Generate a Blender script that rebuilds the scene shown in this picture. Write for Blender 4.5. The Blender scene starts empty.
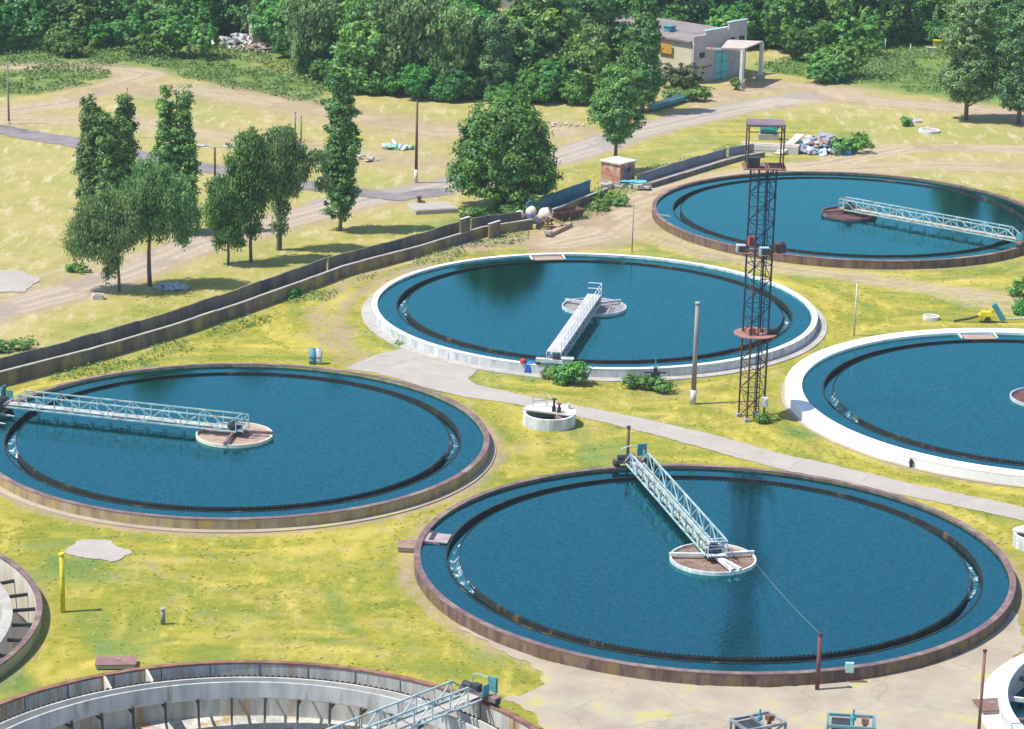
import bpy, math, random
import numpy as np
from mathutils import Matrix, Vector
from math import sin, cos, pi, radians, hypot, atan2
random.seed(7)
S = bpy.context.scene
COL = S.collection
# ---------------------------------------------------------------- camera
FPX, PITCH, ROLL, HCAM = 2737.4, 0.2831654, 0.025487, 64.108
_U = Vector((0, sin(PITCH), cos(PITCH))); _F = Vector((0, cos(PITCH), -sin(PITCH))); _R = Vector((1, 0, 0))
_r = cos(ROLL) * _R + sin(ROLL) * _U
_u = -sin(ROLL) * _R + cos(ROLL) * _U
cam_d = bpy.data.cameras.new('camera'); cam = bpy.data.objects.new('camera', cam_d); COL.objects.link(cam)
M = Matrix.Identity(4)
for i in range(3):
    M[i][0] = _r[i]; M[i][1] = _u[i]; M[i][2] = -_F[i]
M[2][3] = HCAM
cam.matrix_world = M
cam_d.sensor_width = 36; cam_d.lens = FPX * 36 / 1024
cam_d.clip_start = 1; cam_d.clip_end = 9000
S.camera = cam
# ---------------------------------------------------------------- light
SUN_EL, SUN_AZ = radians(60), radians(194)        # azimuth measured from +x, counter-clockwise
w = bpy.data.worlds.new('World'); S.world = w; w.use_nodes = True
nt = w.node_tree; bg = nt.nodes['Background']
sky = nt.nodes.new('ShaderNodeTexSky'); sky.sky_type = 'NISHITA'; sky.sun_disc = False
sky.sun_elevation = SUN_EL; sky.sun_rotation = (pi / 2 - SUN_AZ) % (2 * pi)
sky.air_density = 1.0; sky.dust_density = 0.6; sky.ozone_density = 2.0
nt.links.new(sky.outputs[0], bg.inputs[0]); bg.inputs[1].default_value = 0.15
sd = bpy.data.lights.new('sun', 'SUN'); sd.energy = 4.6; sd.angle = radians(0.5); sd.color = (1, .94, .82)
so = bpy.data.objects.new('sun', sd); COL.objects.link(so)
sv = Vector((cos(SUN_EL) * cos(SUN_AZ), cos(SUN_EL) * sin(SUN_AZ), sin(SUN_EL)))
so.rotation_euler = sv.to_track_quat('Z', 'Y').to_euler(); so.location = (-60, 150, 120)
S.view_settings.view_transform = 'Standard'; S.view_settings.look = 'None'
S.view_settings.exposure = 0.48; S.view_settings.gamma = 1.0
S.cycles.max_bounces = 6; S.cycles.transparent_max_bounces = 8

# ---------------------------------------------------------------- helpers
def at(x, y, z=0.0):
    """world point at height z seen at pixel (x, y): survey of the site from the photograph"""
    d = (x - 512) * _r + (364.5 - y) * _u + FPX * _F
    t = (z - HCAM) / d.z
    return Vector((d.x * t, d.y * t, z))
def hgt(x, yb, yt):
    g = at(x, yb); lo, hi = 0, 60
    for _ in range(40):
        m = (lo + hi) / 2; d = Vector((g.x, g.y, m)) - Vector((0, 0, HCAM))
        y = 364.5 - FPX * d.dot(_u) / d.dot(_F)
        if y > yt: lo = m
        else: hi = m
    return lo
def proj_np(x, y):
    """pixel of ground points, arrays"""
    dx, dy, dz = x, y, -HCAM
    def dot(v): return dx * v.x + dy * v.y + dz * v.z
    F = dot(_F); return 512 + FPX * dot(_r) / F, 364.5 - FPX * dot(_u) / F

MATS = {}
def mat(name, c1, c2=None, scale=1.0, rough=.85, metal=0.0, stretch=(1, 1, 1), c3=None, scale3=.3, lo=.4, hi=.6, lo3=.5, hi3=.65,
        bump=0.0, bscale=8.0, spec=.3, world=True, extra=None):
    if name in MATS: return MATS[name]
    m = bpy.data.materials.new(name); m.use_nodes = True; n = m.node_tree.nodes; l = m.node_tree.links
    b = n['Principled BSDF']; b.inputs['Roughness'].default_value = rough; b.inputs['Metallic'].default_value = metal
    b.inputs['Specular IOR Level'].default_value = spec
    c2 = c2 or tuple(x * .8 for x in c1)
    tc = n.new('ShaderNodeNewGeometry').outputs['Position'] if world else n.new('ShaderNodeTexCoord').outputs['Object']
    mp = n.new('ShaderNodeMapping'); mp.inputs['Scale'].default_value = stretch; l.new(tc, mp.inputs[0])
    def noise(sc, a, c, det=5):
        t = n.new('ShaderNodeTexNoise'); t.inputs['Scale'].default_value = sc; t.inputs['Detail'].default_value = det
        t.inputs['Roughness'].default_value = .65
        l.new(mp.outputs[0], t.inputs[0])
        r = n.new('ShaderNodeMapRange'); r.inputs[1].default_value = a; r.inputs[2].default_value = c; l.new(t.outputs[0], r.inputs[0]); return r.outputs[0]
    mx = n.new('ShaderNodeMix'); mx.data_type = 'RGBA'; l.new(noise(scale, lo, hi), mx.inputs[0])
    mx.inputs[6].default_value = (*c1, 1); mx.inputs[7].default_value = (*c2, 1); out = mx.outputs[2]
    if c3:
        m2 = n.new('ShaderNodeMix'); m2.data_type = 'RGBA'; l.new(noise(scale3, lo3, hi3), m2.inputs[0])
        l.new(out, m2.inputs[6]); m2.inputs[7].default_value = (*c3, 1); out = m2.outputs[2]
    l.new(out, b.inputs['Base Color'])
    if bump:
        t = n.new('ShaderNodeTexNoise'); t.inputs['Scale'].default_value = bscale; t.inputs['Detail'].default_value = 4
        l.new(tc, t.inputs[0]); bm = n.new('ShaderNodeBump'); bm.inputs['Strength'].default_value = bump; bm.inputs['Distance'].default_value = .1
        l.new(t.outputs[0], bm.inputs['Height']); l.new(bm.outputs[0], b.inputs['Normal'])
    MATS[name] = m; return m

class MB:
    def __init__(s): s.v = []; s.f = []
    def add(s, vs, fs):
        k = len(s.v); s.v += [tuple(p) for p in vs]; s.f += [tuple(i + k for i in q) for q in fs]; return s
    def box(s, c, size, rz=0.0, tilt=None):
        sx, sy, sz = [a / 2 for a in size]; vs = []
        Rm = Matrix.Rotation(rz, 3, 'Z')
        if tilt is not None: Rm = Rm @ tilt
        for z in (-sz, sz):
            for x, y in ((-sx, -sy), (sx, -sy), (sx, sy), (-sx, sy)):
                vs.append(Rm @ Vector((x, y, z)) + Vector(c))
        return s.add(vs, [(3, 2, 1, 0), (4, 5, 6, 7), (0, 1, 5, 4), (1, 2, 6, 5), (2, 3, 7, 6), (3, 0, 4, 7)])
    def bar(s, a, b, t, t2=None):
        """square bar between two points"""
        a, b = Vector(a), Vector(b); d = (b - a); L = d.length; t2 = t2 or t
        q = d.to_track_quat('Z', 'Y').to_matrix() if L > 1e-6 else Matrix.Identity(3)
        X = q @ Vector((1, 0, 0)) * t / 2; Y = q @ Vector((0, 1, 0)) * t2 / 2
        vs = [a - X - Y, a + X - Y, a + X + Y, a - X + Y, b - X - Y, b + X - Y, b + X + Y, b - X + Y]
        return s.add(vs, [(3, 2, 1, 0), (4, 5, 6, 7), (0, 1, 5, 4), (1, 2, 6, 5), (2, 3, 7, 6), (3, 0, 4, 7)])
    def cyl(s, a, b, r0, r1=None, n=10, caps=True):
        a, b = Vector(a), Vector(b); r1 = r0 if r1 is None else r1
        q = (b - a).to_track_quat('Z', 'Y').to_matrix(); vs = []
        for p, r in ((a, r0), (b, r1)):
            for i in range(n):
                t = 2 * pi * i / n; vs.append(p + q @ Vector((cos(t) * r, sin(t) * r, 0)))
        fs = [(i, (i + 1) % n, n + (i + 1) % n, n + i) for i in range(n)]
        if caps: fs += [tuple(reversed(range(n))), tuple(range(n, 2 * n))]
        return s.add(vs, fs)
    def lathe(s, prof, n=96, c=(0, 0, 0), a0=0, a1=2 * pi, closed=False):
        """revolve profile [(r,z)...] about z"""
        full = abs(a1 - a0 - 2 * pi) < 1e-6; m = n if full else n + 1; k = len(prof); vs = []
        for i in range(m):
            t = a0 + (a1 - a0) * i / n
            for r, z in prof: vs.append((c[0] + r * cos(t), c[1] + r * sin(t), c[2] + z))
        fs = []
        for i in range(n):
            j = (i + 1) % m
            for q in range(k if closed else k - 1):
                q2 = (q + 1) % k
                fs.append((i * k + q, j * k + q, j * k + q2, i * k + q2))
        return s.add(vs, fs)
    def prism(s, pts, z0, z1):
        n = len(pts); vs = [(p[0], p[1], z0) for p in pts] + [(p[0], p[1], z1) for p in pts]
        return s.add(vs, [tuple(reversed(range(n))), tuple(range(n, 2 * n))] + [(i, (i + 1) % n, n + (i + 1) % n, n + i) for i in range(n)])
    def tube(s, pts, r, n=8):
        for a, b in zip(pts[:-1], pts[1:]): s.cyl(a, b, r, r, n)
        return s
    def build(s, name, m, parent=None, smooth=False, loc=None):
        me = bpy.data.meshes.new(name); me.from_pydata(s.v, [], s.f); me.update()
        if m: me.materials.append(m)
        if smooth: me.polygons.foreach_set('use_smooth', [True] * len(me.polygons))
        o = bpy.data.objects.new(name, me); COL.objects.link(o)
        if parent: o.parent = parent
        if loc is not None: o.location = loc
        return o
def tag(o, label=None, cat=None, group=None, kind=None):
    if label: o['label'] = label
    if cat: o['category'] = cat
    if group: o['group'] = group
    if kind: o['kind'] = kind
    return o
def empty(name, loc, label, cat, group=None, rz=0.0):
    o = bpy.data.objects.new(name, None); COL.objects.link(o); o.location = loc; o.rotation_euler = (0, 0, rz)
    return tag(o, label, cat, group)
def copy_tree(o, parent=None):
    c = o.copy(); COL.objects.link(c)
    if parent: c.parent = parent
    for ch in [x for x in CH.get(o, o.children)]: copy_tree(ch, c)
    return c
CH = {}
def mesh_np(name, V, Fq, m, parent=None, attr=None):
    """quads from numpy"""
    me = bpy.data.meshes.new(name); nv, nf = len(V), len(Fq); k = Fq.shape[1]
    me.vertices.add(nv); me.vertices.foreach_set('co', np.ascontiguousarray(V, dtype=np.float32).ravel())
    me.loops.add(nf * k); me.loops.foreach_set('vertex_index', np.ascontiguousarray(Fq, dtype=np.int32).ravel())
    me.polygons.add(nf); me.polygons.foreach_set('loop_start', np.arange(0, nf * k, k, dtype=np.int32))
    me.update(calc_edges=True)
    if m: me.materials.append(m)
    if attr:
        for an, arr in attr.items():
            a = me.attributes.new(an, 'FLOAT', 'POINT'); a.data.foreach_set('value', np.ascontiguousarray(arr, dtype=np.float32))
    o = bpy.data.objects.new(name, me); COL.objects.link(o)
    if parent: o.parent = parent
    return o

# ---------------------------------------------------------------- materials
rust = mat('rusty steel', (.16, .075, .06), (.26, .14, .10), scale=1.5)
plum = mat('weathered steel coping', (.125, .085, .10), (.20, .125, .12), scale=1.2, c3=(.27, .20, .18), scale3=.5)
teal = mat('pale teal paint', (.40, .53, .54), (.24, .35, .37), scale=1.5, rough=.6, c3=(.32, .22, .17), scale3=1.1, lo3=.56, hi3=.66)
tealp = mat('teal paint', (.05, .30, .36), (.08, .22, .26), scale=2.0, rough=.6)
greypaint = mat('light grey paint', (.48, .51, .53), (.34, .37, .40), scale=2, rough=.6)
whitep = mat('worn white paint', (.66, .66, .65), (.45, .45, .45), scale=1.6, rough=.7, stretch=(1, 1, .3))
sludge = mat('dried brown scum', (.17, .105, .08), (.26, .18, .14), scale=1.2, c3=(.12, .08, .07), scale3=2.2, bump=.3)
sludge_p = mat('dry pinkish scum', (.40, .28, .24), (.30, .20, .18), scale=1.5, c3=(.33, .27, .18), scale3=1.3, bump=.2)
sludge_g = mat('grey scum', (.20, .19, .21), (.28, .26, .27), scale=1.5, bump=.2)
sludge_r = mat('dark red scum', (.085, .035, .04), (.14, .07, .07), scale=1.5, bump=.2)
dark = mat('dark machinery', (.03, .035, .045), (.05, .05, .06), scale=4, rough=.5)
conc = mat('concrete', (.42, .40, .37), (.33, .31, .29), scale=.7, c3=(.25, .23, .21), scale3=2.5, lo3=.55, hi3=.75, bump=.2)
conc_l = mat('light concrete', (.58, .56, .52), (.48, .46, .43), scale=.8, c3=(.38, .36, .33), scale3=2, lo3=.6, hi3=.8, bump=.1)
conc_d = mat('dark stained concrete', (.10, .10, .105), (.17, .15, .14), scale=.8, stretch=(1, 1, .3), c3=(.24, .17, .08), scale3=.35, lo3=.52, hi3=.66)
pole_c = mat('pole concrete', (.30, .27, .26), (.22, .19, .19), scale=1.5, stretch=(1, 1, .2))
wood = mat('brown timber', (.12, .07, .05), (.19, .12, .09), scale=2, stretch=(1, 1, .1))
bluep = mat('blue cloth', (.02, .10, .40), (.04, .16, .5), scale=4)
redp = mat('red paint', (.45, .06, .05), (.3, .05, .05), scale=4)
yel = mat('yellow paint', (.62, .55, .03), (.5, .42, .03), scale=3, rough=.5)
cream = mat('cream paint', (.66, .60, .50), (.55, .48, .38), scale=3)
brickm = mat('red brick', (.34, .12, .07), (.42, .22, .15), scale=1.5, c3=(.55, .45, .38), scale3=.9, lo3=.5, hi3=.62)

# wall skins of the tanks
wallA = mat('rust streaked wall', (.10, .065, .06), (.21, .14, .10), scale=1.6, stretch=(1, 1, .25), c3=(.22, .145, .05), scale3=.6, lo3=.5, hi3=.68)
wallB = mat('ochre streaked wall', (.38, .31, .19), (.26, .17, .11), scale=1.2, stretch=(1, 1, .25), c3=(.42, .31, .08), scale3=.9, lo3=.52, hi3=.66)
wallC = mat('whitewashed wall', (.58, .60, .62), (.42, .44, .46), scale=1.2, stretch=(1, 1, .2), c3=(.28, .28, .29), scale3=1.9, lo3=.54, hi3=.68)
rimC = mat('whitewashed coping', (.68, .72, .74), (.60, .63, .66), scale=.8)
rimE = mat('white painted coping', (.78, .78, .77), (.70, .70, .70), scale=.6, c3=(.6, .58, .54), scale3=2, lo3=.62, hi3=.75)
wallin = mat('inner wall panels', (.52, .51, .47), (.34, .34, .33), scale=1.4, stretch=(1, 1, .12), c3=(.36, .24, .10), scale3=.9, lo3=.53, hi3=.64)
wallin_b = mat('inner trough wall', (.46, .47, .46), (.32, .34, .35), scale=.9, stretch=(1, 1, .2), c3=(.24, .20, .15), scale3=1.2, lo3=.56, hi3=.7)
wallG = mat('green stained wall', (.33, .34, .17), (.38, .32, .20), scale=1, stretch=(1, 1, .25), c3=(.24, .29, .06), scale3=.5)
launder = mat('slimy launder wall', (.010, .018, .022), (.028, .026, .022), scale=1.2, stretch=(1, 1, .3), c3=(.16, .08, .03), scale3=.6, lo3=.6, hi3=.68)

def water_mat(name='tank water', body=(.001, .013, .019)):
    m = bpy.data.materials.new(name); m.use_nodes = True; n = m.node_tree.nodes; l = m.node_tree.links
    for x in list(n):
        if x.type != 'OUTPUT_MATERIAL': n.remove(x)
    out = [x for x in n if x.type == 'OUTPUT_MATERIAL'][0]
    g = n.new('ShaderNodeNewGeometry')
    t0 = n.new('ShaderNodeTexNoise'); t0.inputs['Scale'].default_value = .07; t0.inputs['Detail'].default_value = 3; l.new(g.outputs['Position'], t0.inputs[0])
    mx = n.new('ShaderNodeMix'); mx.data_type = 'RGBA'; l.new(t0.outputs[0], mx.inputs[0])
    mx.inputs[6].default_value = (*[c * .7 for c in body], 1); mx.inputs[7].default_value = (*[c * 1.3 for c in body], 1)
    t = n.new('ShaderNodeTexNoise'); t.inputs['Scale'].default_value = 3.4; t.inputs['Detail'].default_value = 4; t.inputs['Roughness'].default_value = .6
    l.new(g.outputs['Position'], t.inputs[0])
    bm = n.new('ShaderNodeBump'); bm.inputs['Strength'].default_value = .35; bm.inputs['Distance'].default_value = .02
    l.new(t.outputs[0], bm.inputs['Height'])
    t2 = n.new('ShaderNodeTexNoise'); t2.inputs['Scale'].default_value = 3.4; t2.inputs['Detail'].default_value = 3; t2.inputs['Roughness'].default_value = .8; l.new(g.outputs['Position'], t2.inputs[0])
    r2 = n.new('ShaderNodeMapRange'); r2.inputs[1].default_value = .35; r2.inputs[2].default_value = .65; r2.inputs[3].default_value = .45; r2.inputs[4].default_value = 1.7; l.new(t2.outputs[0], r2.inputs[0])
    vm = n.new('ShaderNodeVectorMath'); vm.operation = 'SCALE'; l.new(mx.outputs[2], vm.inputs[0]); l.new(r2.outputs[0], vm.inputs['Scale'])
    d = n.new('ShaderNodeBsdfDiffuse'); l.new(vm.outputs[0], d.inputs[0])
    gl = n.new('ShaderNodeBsdfGlossy'); gl.inputs['Roughness'].default_value = .03; 
    r3 = n.new('ShaderNodeMapRange'); r3.inputs[1].default_value = .36; r3.inputs[2].default_value = .64; r3.inputs[3].default_value = .74; r3.inputs[4].default_value = 1.0; l.new(t2.outputs[0], r3.inputs[0])
    vg = n.new('ShaderNodeVectorMath'); vg.operation = 'SCALE'; vg.inputs[0].default_value = (.25, .96, 1.0); l.new(r3.outputs[0], vg.inputs['Scale']); l.new(vg.outputs[0], gl.inputs['Color']); l.new(bm.outputs[0], gl.inputs['Normal'])
    fr = n.new('ShaderNodeFresnel'); fr.inputs['IOR'].default_value = 3.2; l.new(bm.outputs[0], fr.inputs['Normal'])
    ms = n.new('ShaderNodeMixShader'); l.new(fr.outputs[0], ms.inputs[0]); l.new(d.outputs[0], ms.inputs[1]); l.new(gl.outputs[0], ms.inputs[2]); l.new(ms.outputs[0], out.inputs[0])
    return m
WATER = water_mat()
foam = mat('white foam', (.55, .68, .72), (.12, .30, .38), scale=6, rough=.5)

# ---------------------------------------------------------------- tanks: centre, outer radius
TK = dict(A=(13.77, 172.3, 20.0), B=(-20.8, 196.7, 19.25), C=(7.22, 236.7, 19.9), D=(34.5, 276.7, 20.4), E=(43.18, 211.77, 21.0),
          F=(-14.1, 133.6, 19.0), G=(-48.0, 157.3, 19.2), H=(42.5, 148.4, 13.4))
RZ = .85; WZ = .66

# ---------------------------------------------------------------- ground
def vnoise(x, y, sc, seed):
    rs = np.random.RandomState(seed); T = rs.rand(256, 256)
    u, v = x / sc, y / sc; i, j = np.floor(u).astype(int), np.floor(v).astype(int); fu, fv = u - i, v - j
    fu = fu * fu * (3 - 2 * fu); fv = fv * fv * (3 - 2 * fv)
    g = lambda a, b: T[a % 256, b % 256]
    return (g(i, j) * (1 - fu) + g(i + 1, j) * fu) * (1 - fv) + (g(i, j + 1) * (1 - fu) + g(i + 1, j + 1) * fu) * fv
def fbm(x, y, sc, seed): return (vnoise(x, y, sc, seed) + .5 * vnoise(x, y, sc / 2, seed + 1) + .25 * vnoise(x, y, sc / 4, seed + 2)) / 1.75
def P(*pts): return [tuple(at(*p)[:2]) for p in pts]
def dline(X, Y, pts):
    D = np.full(X.shape, 1e9)
    for (x0, y0), (x1, y1) in zip(pts[:-1], pts[1:]):
        dx, dy = x1 - x0, y1 - y0; t = np.clip(((X - x0) * dx + (Y - y0) * dy) / (dx * dx + dy * dy), 0, 1)
        D = np.minimum(D, np.hypot(X - x0 - t * dx, Y - y0 - t * dy))
    return D
def dpoly(X, Y, pts):
    """signed distance, negative inside"""
    D = dline(X, Y, pts + [pts[0]]); ins = np.zeros(X.shape, bool)
    n = len(pts)
    for i in range(n):
        x0, y0 = pts[i]; x1, y1 = pts[(i + 1) % n]
        c = ((y0 > Y) != (y1 > Y)) & (X < (x1 - x0) * (Y - y0) / ((y1 - y0) + 1e-12) + x0); ins ^= c
    return np.where(ins, -D, D)
def soft(d, w): return np.clip(.5 - d / (2 * w), 0, 1)

FLUME1 = P((-120, 418), (-60, 402), (0, 387), (88, 364), (177, 337), (236, 317), (300, 294), (344, 277), (418, 257), (483, 237), (533, 229))
FLUME2 = P((545, 222), (608, 196))
FLUME3 = P((652, 188), (700, 173), (740, 161), (765, 157))
PLANT = FLUME1 + FLUME2 + FLUME3 + P((800, 150), (860, 175), (1100, 200), (1200, 800), (-300, 800), (-300, 470))

def masks(X, Y):
    wob = (fbm(X, Y, 9, 3) - .5) * 5; wob2 = (fbm(X, Y, 3, 9) - .5) * 2.0
    dry = 1 - soft(dpoly(X, Y, PLANT) + wob * .3, 1.5) * .92
    # inside the plant the grass thins out towards the back
    for poly, f in (([(470, 198), (540, 176), (600, 156), (660, 136), (740, 116), (820, 118), (850, 135), (770, 152), (650, 178), (540, 208)], .75), ([(-80, 372), (100, 310), (250, 250), (360, 222), (470, 198), (480, 225), (250, 300), (0, 350)], .45), ([(560, 125), (640, 95), (700, 92), (690, 108), (600, 135)], .5)):
        dry = dry * (1 - f * soft(dpoly(X, Y, P(*poly)) + wob * .4, 1.5))
    back = np.clip((Y - 238) / 50, 0, 1) * .5; dry = np.maximum(dry, back)
    dry = np.clip(dry + (fbm(X, Y, 14, 21) - .5) * .35, 0, 1)
    dirt = np.zeros(X.shape)
    rut = np.zeros(X.shape)
    def track(pts, wd, s=1.0, sf=.9):
        nonlocal dirt, rut
        if wd > 2.9:
            dd = dline(X, Y, P(*pts)) + wob2 * .35; rut = np.maximum(rut, s * np.maximum(soft(np.abs(dd - .8) - .2, .35), .8 * soft(np.abs(dd - 1.9) - .15, .35)) * (fbm(X, Y, 7, 71) > .42))
        dirt = np.maximum(dirt, s * soft(dline(X, Y, P(*pts)) - wd / 2 + wob2, sf + .6))
    track([(-60, 330), (0, 309), (60, 294), (130, 272), (200, 244), (280, 222), (350, 203), (440, 186), (520, 168), (575, 152), (640, 130), (740, 108), (830, 96)], 6.2, 1, .9)
    track([(760, 104), (820, 95), (880, 102), (960, 108), (1080, 122)], 7, .95, 1.5)
    track([(700, 100), (780, 85), (850, 92)], 7, .8, 2)
    track([(-20, 114), (60, 104), (115, 86), (150, 74), (90, 66), (20, 66)], 6, .85, 2)
    track([(110, 90), (200, 90), (300, 108), (440, 132), (560, 130)], 11, .75, 4)
    track([(-20, 120), (120, 120), (300, 150), (480, 168)], 9, .7, 4)
    track([(-60, 288), (30, 290), (120, 255)], 5, .6, 2)
    track([(1080, 150), (900, 148), (830, 162), (740, 174), (670, 188), (630, 203), (580, 225), (540, 238), (470, 246)], 4.0, .95, 1.3)
    track([(1080, 170), (940, 165), (860, 168), (780, 172)], 6, .8, 2.5)
    track([(630, 215), (600, 235), (560, 243)], 9, .95, 2)
    track([(650, 235), (700, 252), (770, 266), (860, 278), (940, 290), (1060, 306)], 3.4, .72, 1.2)
    track([(940, 290), (1000, 308), (1080, 318)], 3.0, .6, 1.2)
    track([(470, 248), (400, 262), (345, 285), (318, 310), (318, 335), (350, 365)], 1.0, .9, .7)
    track([(450, 256), (392, 275), (352, 298), (335, 320), (345, 345), (370, 362)], 1.0, .9, .7)
    track([(480, 470), (500, 452), (555, 440), (600, 428)], .6, .5, .6)
    track([(440, 545), (425, 590), (470, 635), (550, 670)], .8, .8, .8)
    track([(640, 395), (720, 370), (790, 352)], .4, .5, .5)
    track([(640, 400), (740, 382), (790, 366)], .4, .5, .5)
    track([(100, 570), (250, 640), (330, 648)], .5, .4, .6)
    track([(110, 555), (260, 600), (380, 655)], .5, .4, .6)
    track([(500, 475), (420, 520), (310, 555), (180, 560)], .5, .4, .6)
    for k in 'AB':
        cx, cy, r = TK[k]; d = np.abs(np.hypot(X - cx, Y - cy) - (r + .5)); dirt = np.maximum(dirt, .9 * soft(d - .5 + wob2 * .3, .6))
    for k in 'CDEFG':
        cx, cy, r = TK[k]; d = np.abs(np.hypot(X - cx, Y - cy) - (r + .3)); dirt = np.maximum(dirt, .6 * soft(d - .3 + wob2 * .3, .5))
    # worn patches
    for x, y, r in ((1000, 690, 3), (960, 640, 4), (700, 225, 3), (600, 205, 2)):
        g = at(x, y); dirt = np.maximum(dirt, .7 * soft(np.hypot(X - g.x, Y - g.y) - r + wob2, 1))
    green = np.zeros(X.shape)
    for poly, s in (([(-80, 45), (210, 42), (300, 66), (340, 80), (430, 92), (600, 96), (600, 60), (430, 20), (-80, -40)], 1), ([(330, 84), (320, 104), (230, 88), (140, 68), (-80, 66), (-80, 45), (210, 48)], .9),
                    ([(-80, 76), (40, 66), (100, 67), (110, 76), (60, 92), (-80, 104)], .85), ([(750, 70), (850, 40), (1100, 30), (1100, 118), (950, 101), (850, 84), (780, 74)], 1),
                    ([(130, 95), (160, 80), (220, 90), (210, 105), (140, 106)], .5), ([(600, 180), (650, 168), (740, 145), (700, 130), (600, 170)], .4), ([(840, 130), (870, 138), (850, 155), (790, 155)], .6),
                    ([(560, -200), (1100, -200), (1100, 60), (760, 50), (560, 40)], 1), ([(400, 230), (470, 208), (540, 205), (530, 225), (440, 240)], .7), ([(-60, 350), (0, 345), (60, 335), (110, 325), (0, 352)], .5)):
        green = np.maximum(green, s * soft(dpoly(X, Y, P(*poly)) + wob * .8, 2.2))
    green = np.maximum(green, (Y > 440) * 1.0)
    green = np.maximum(green, .8 * np.clip((fbm(X, Y, 6, 55) - .62) * 6, 0, 1) * (1 - dry))
    best = np.full(X.shape, 1e9); sv_ = np.zeros(X.shape)
    for i, (cx, cy, r) in enumerate(TK.values()):
        d = np.hypot(X - cx, Y - cy) - r; a = np.arctan2(Y - cy, X - cx); v = fbm(a * (r + 4) / 2.2 + 40 * i + 300, d * 3.2 + 500, 3.2, 61); m = d < best; sv_ = np.where(m, v, sv_); best = np.minimum(best, d)
    global STREAK, RUT, GRAV; STREAK = sv_; RUT = rut
    GRAV = np.maximum(soft(dline(X, Y, P((330, 205), (440, 187), (520, 168), (575, 152), (640, 130), (740, 107), (800, 97))) - 2.6 + wob2 * .4, .7), .55 * soft(dline(X, Y, P((-60, 330), (0, 309), (60, 294), (130, 272), (200, 244), (280, 222), (350, 203))) - 2.2 + wob2 * .5, .9))
    return dry, dirt, green

def grid_axis(a, b, step, ext):
    core = list(np.arange(a, b + step, step)); lo, hi = [], []; d = step * 2; x = a
    while x > -ext: x -= d; lo.append(x); d *= 1.6
    d = step * 2; x = core[-1]
    while x < ext: x += d; hi.append(x); d *= 1.6
    return np.array(lo[::-1] + core + hi)
gx = grid_axis(-105, 105, .6, 2500); gy = grid_axis(100, 400, .6, 2500)
X, Y = np.meshgrid(gx, gy); sh = X.shape; X = X.ravel(); Y = Y.ravel()
Zg = (fbm(X, Y, 5, 77) - .5) * .05 * (np.abs(X) < 400) * (Y < 900)
keep = np.ones(X.shape, bool)
for k, (cx, cy, r) in TK.items():
    d = np.hypot(X - cx, Y - cy); ins = d < r - .2; keep &= ~ins
    near = d < r + 6; Zg = np.where(near, Zg * np.clip((d - r - 1) / 5, 0, 1), Zg)
Zg -= .0
idx = np.arange(len(X)).reshape(sh)
Fq = np.stack([idx[:-1, :-1], idx[:-1, 1:], idx[1:, 1:], idx[1:, :-1]], -1).reshape(-1, 4)
Fq = Fq[keep[Fq].any(1)]
for k, (cx, cy, r) in TK.items():
    d = np.hypot(X - cx, Y - cy); ins = (d < r - .2) & (d > .1)
    f = (r - .2) / np.maximum(d, .1); X = np.where(ins, cx + (X - cx) * f, X); Y = np.where(ins, cy + (Y - cy) * f, Y)
used = np.unique(Fq); remap = np.full(len(X), -1); remap[used] = np.arange(len(used))
X, Y, Zg, Fq = X[used], Y[used], Zg[used], remap[Fq]
dry, dirt, green = masks(X, Y)

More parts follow.
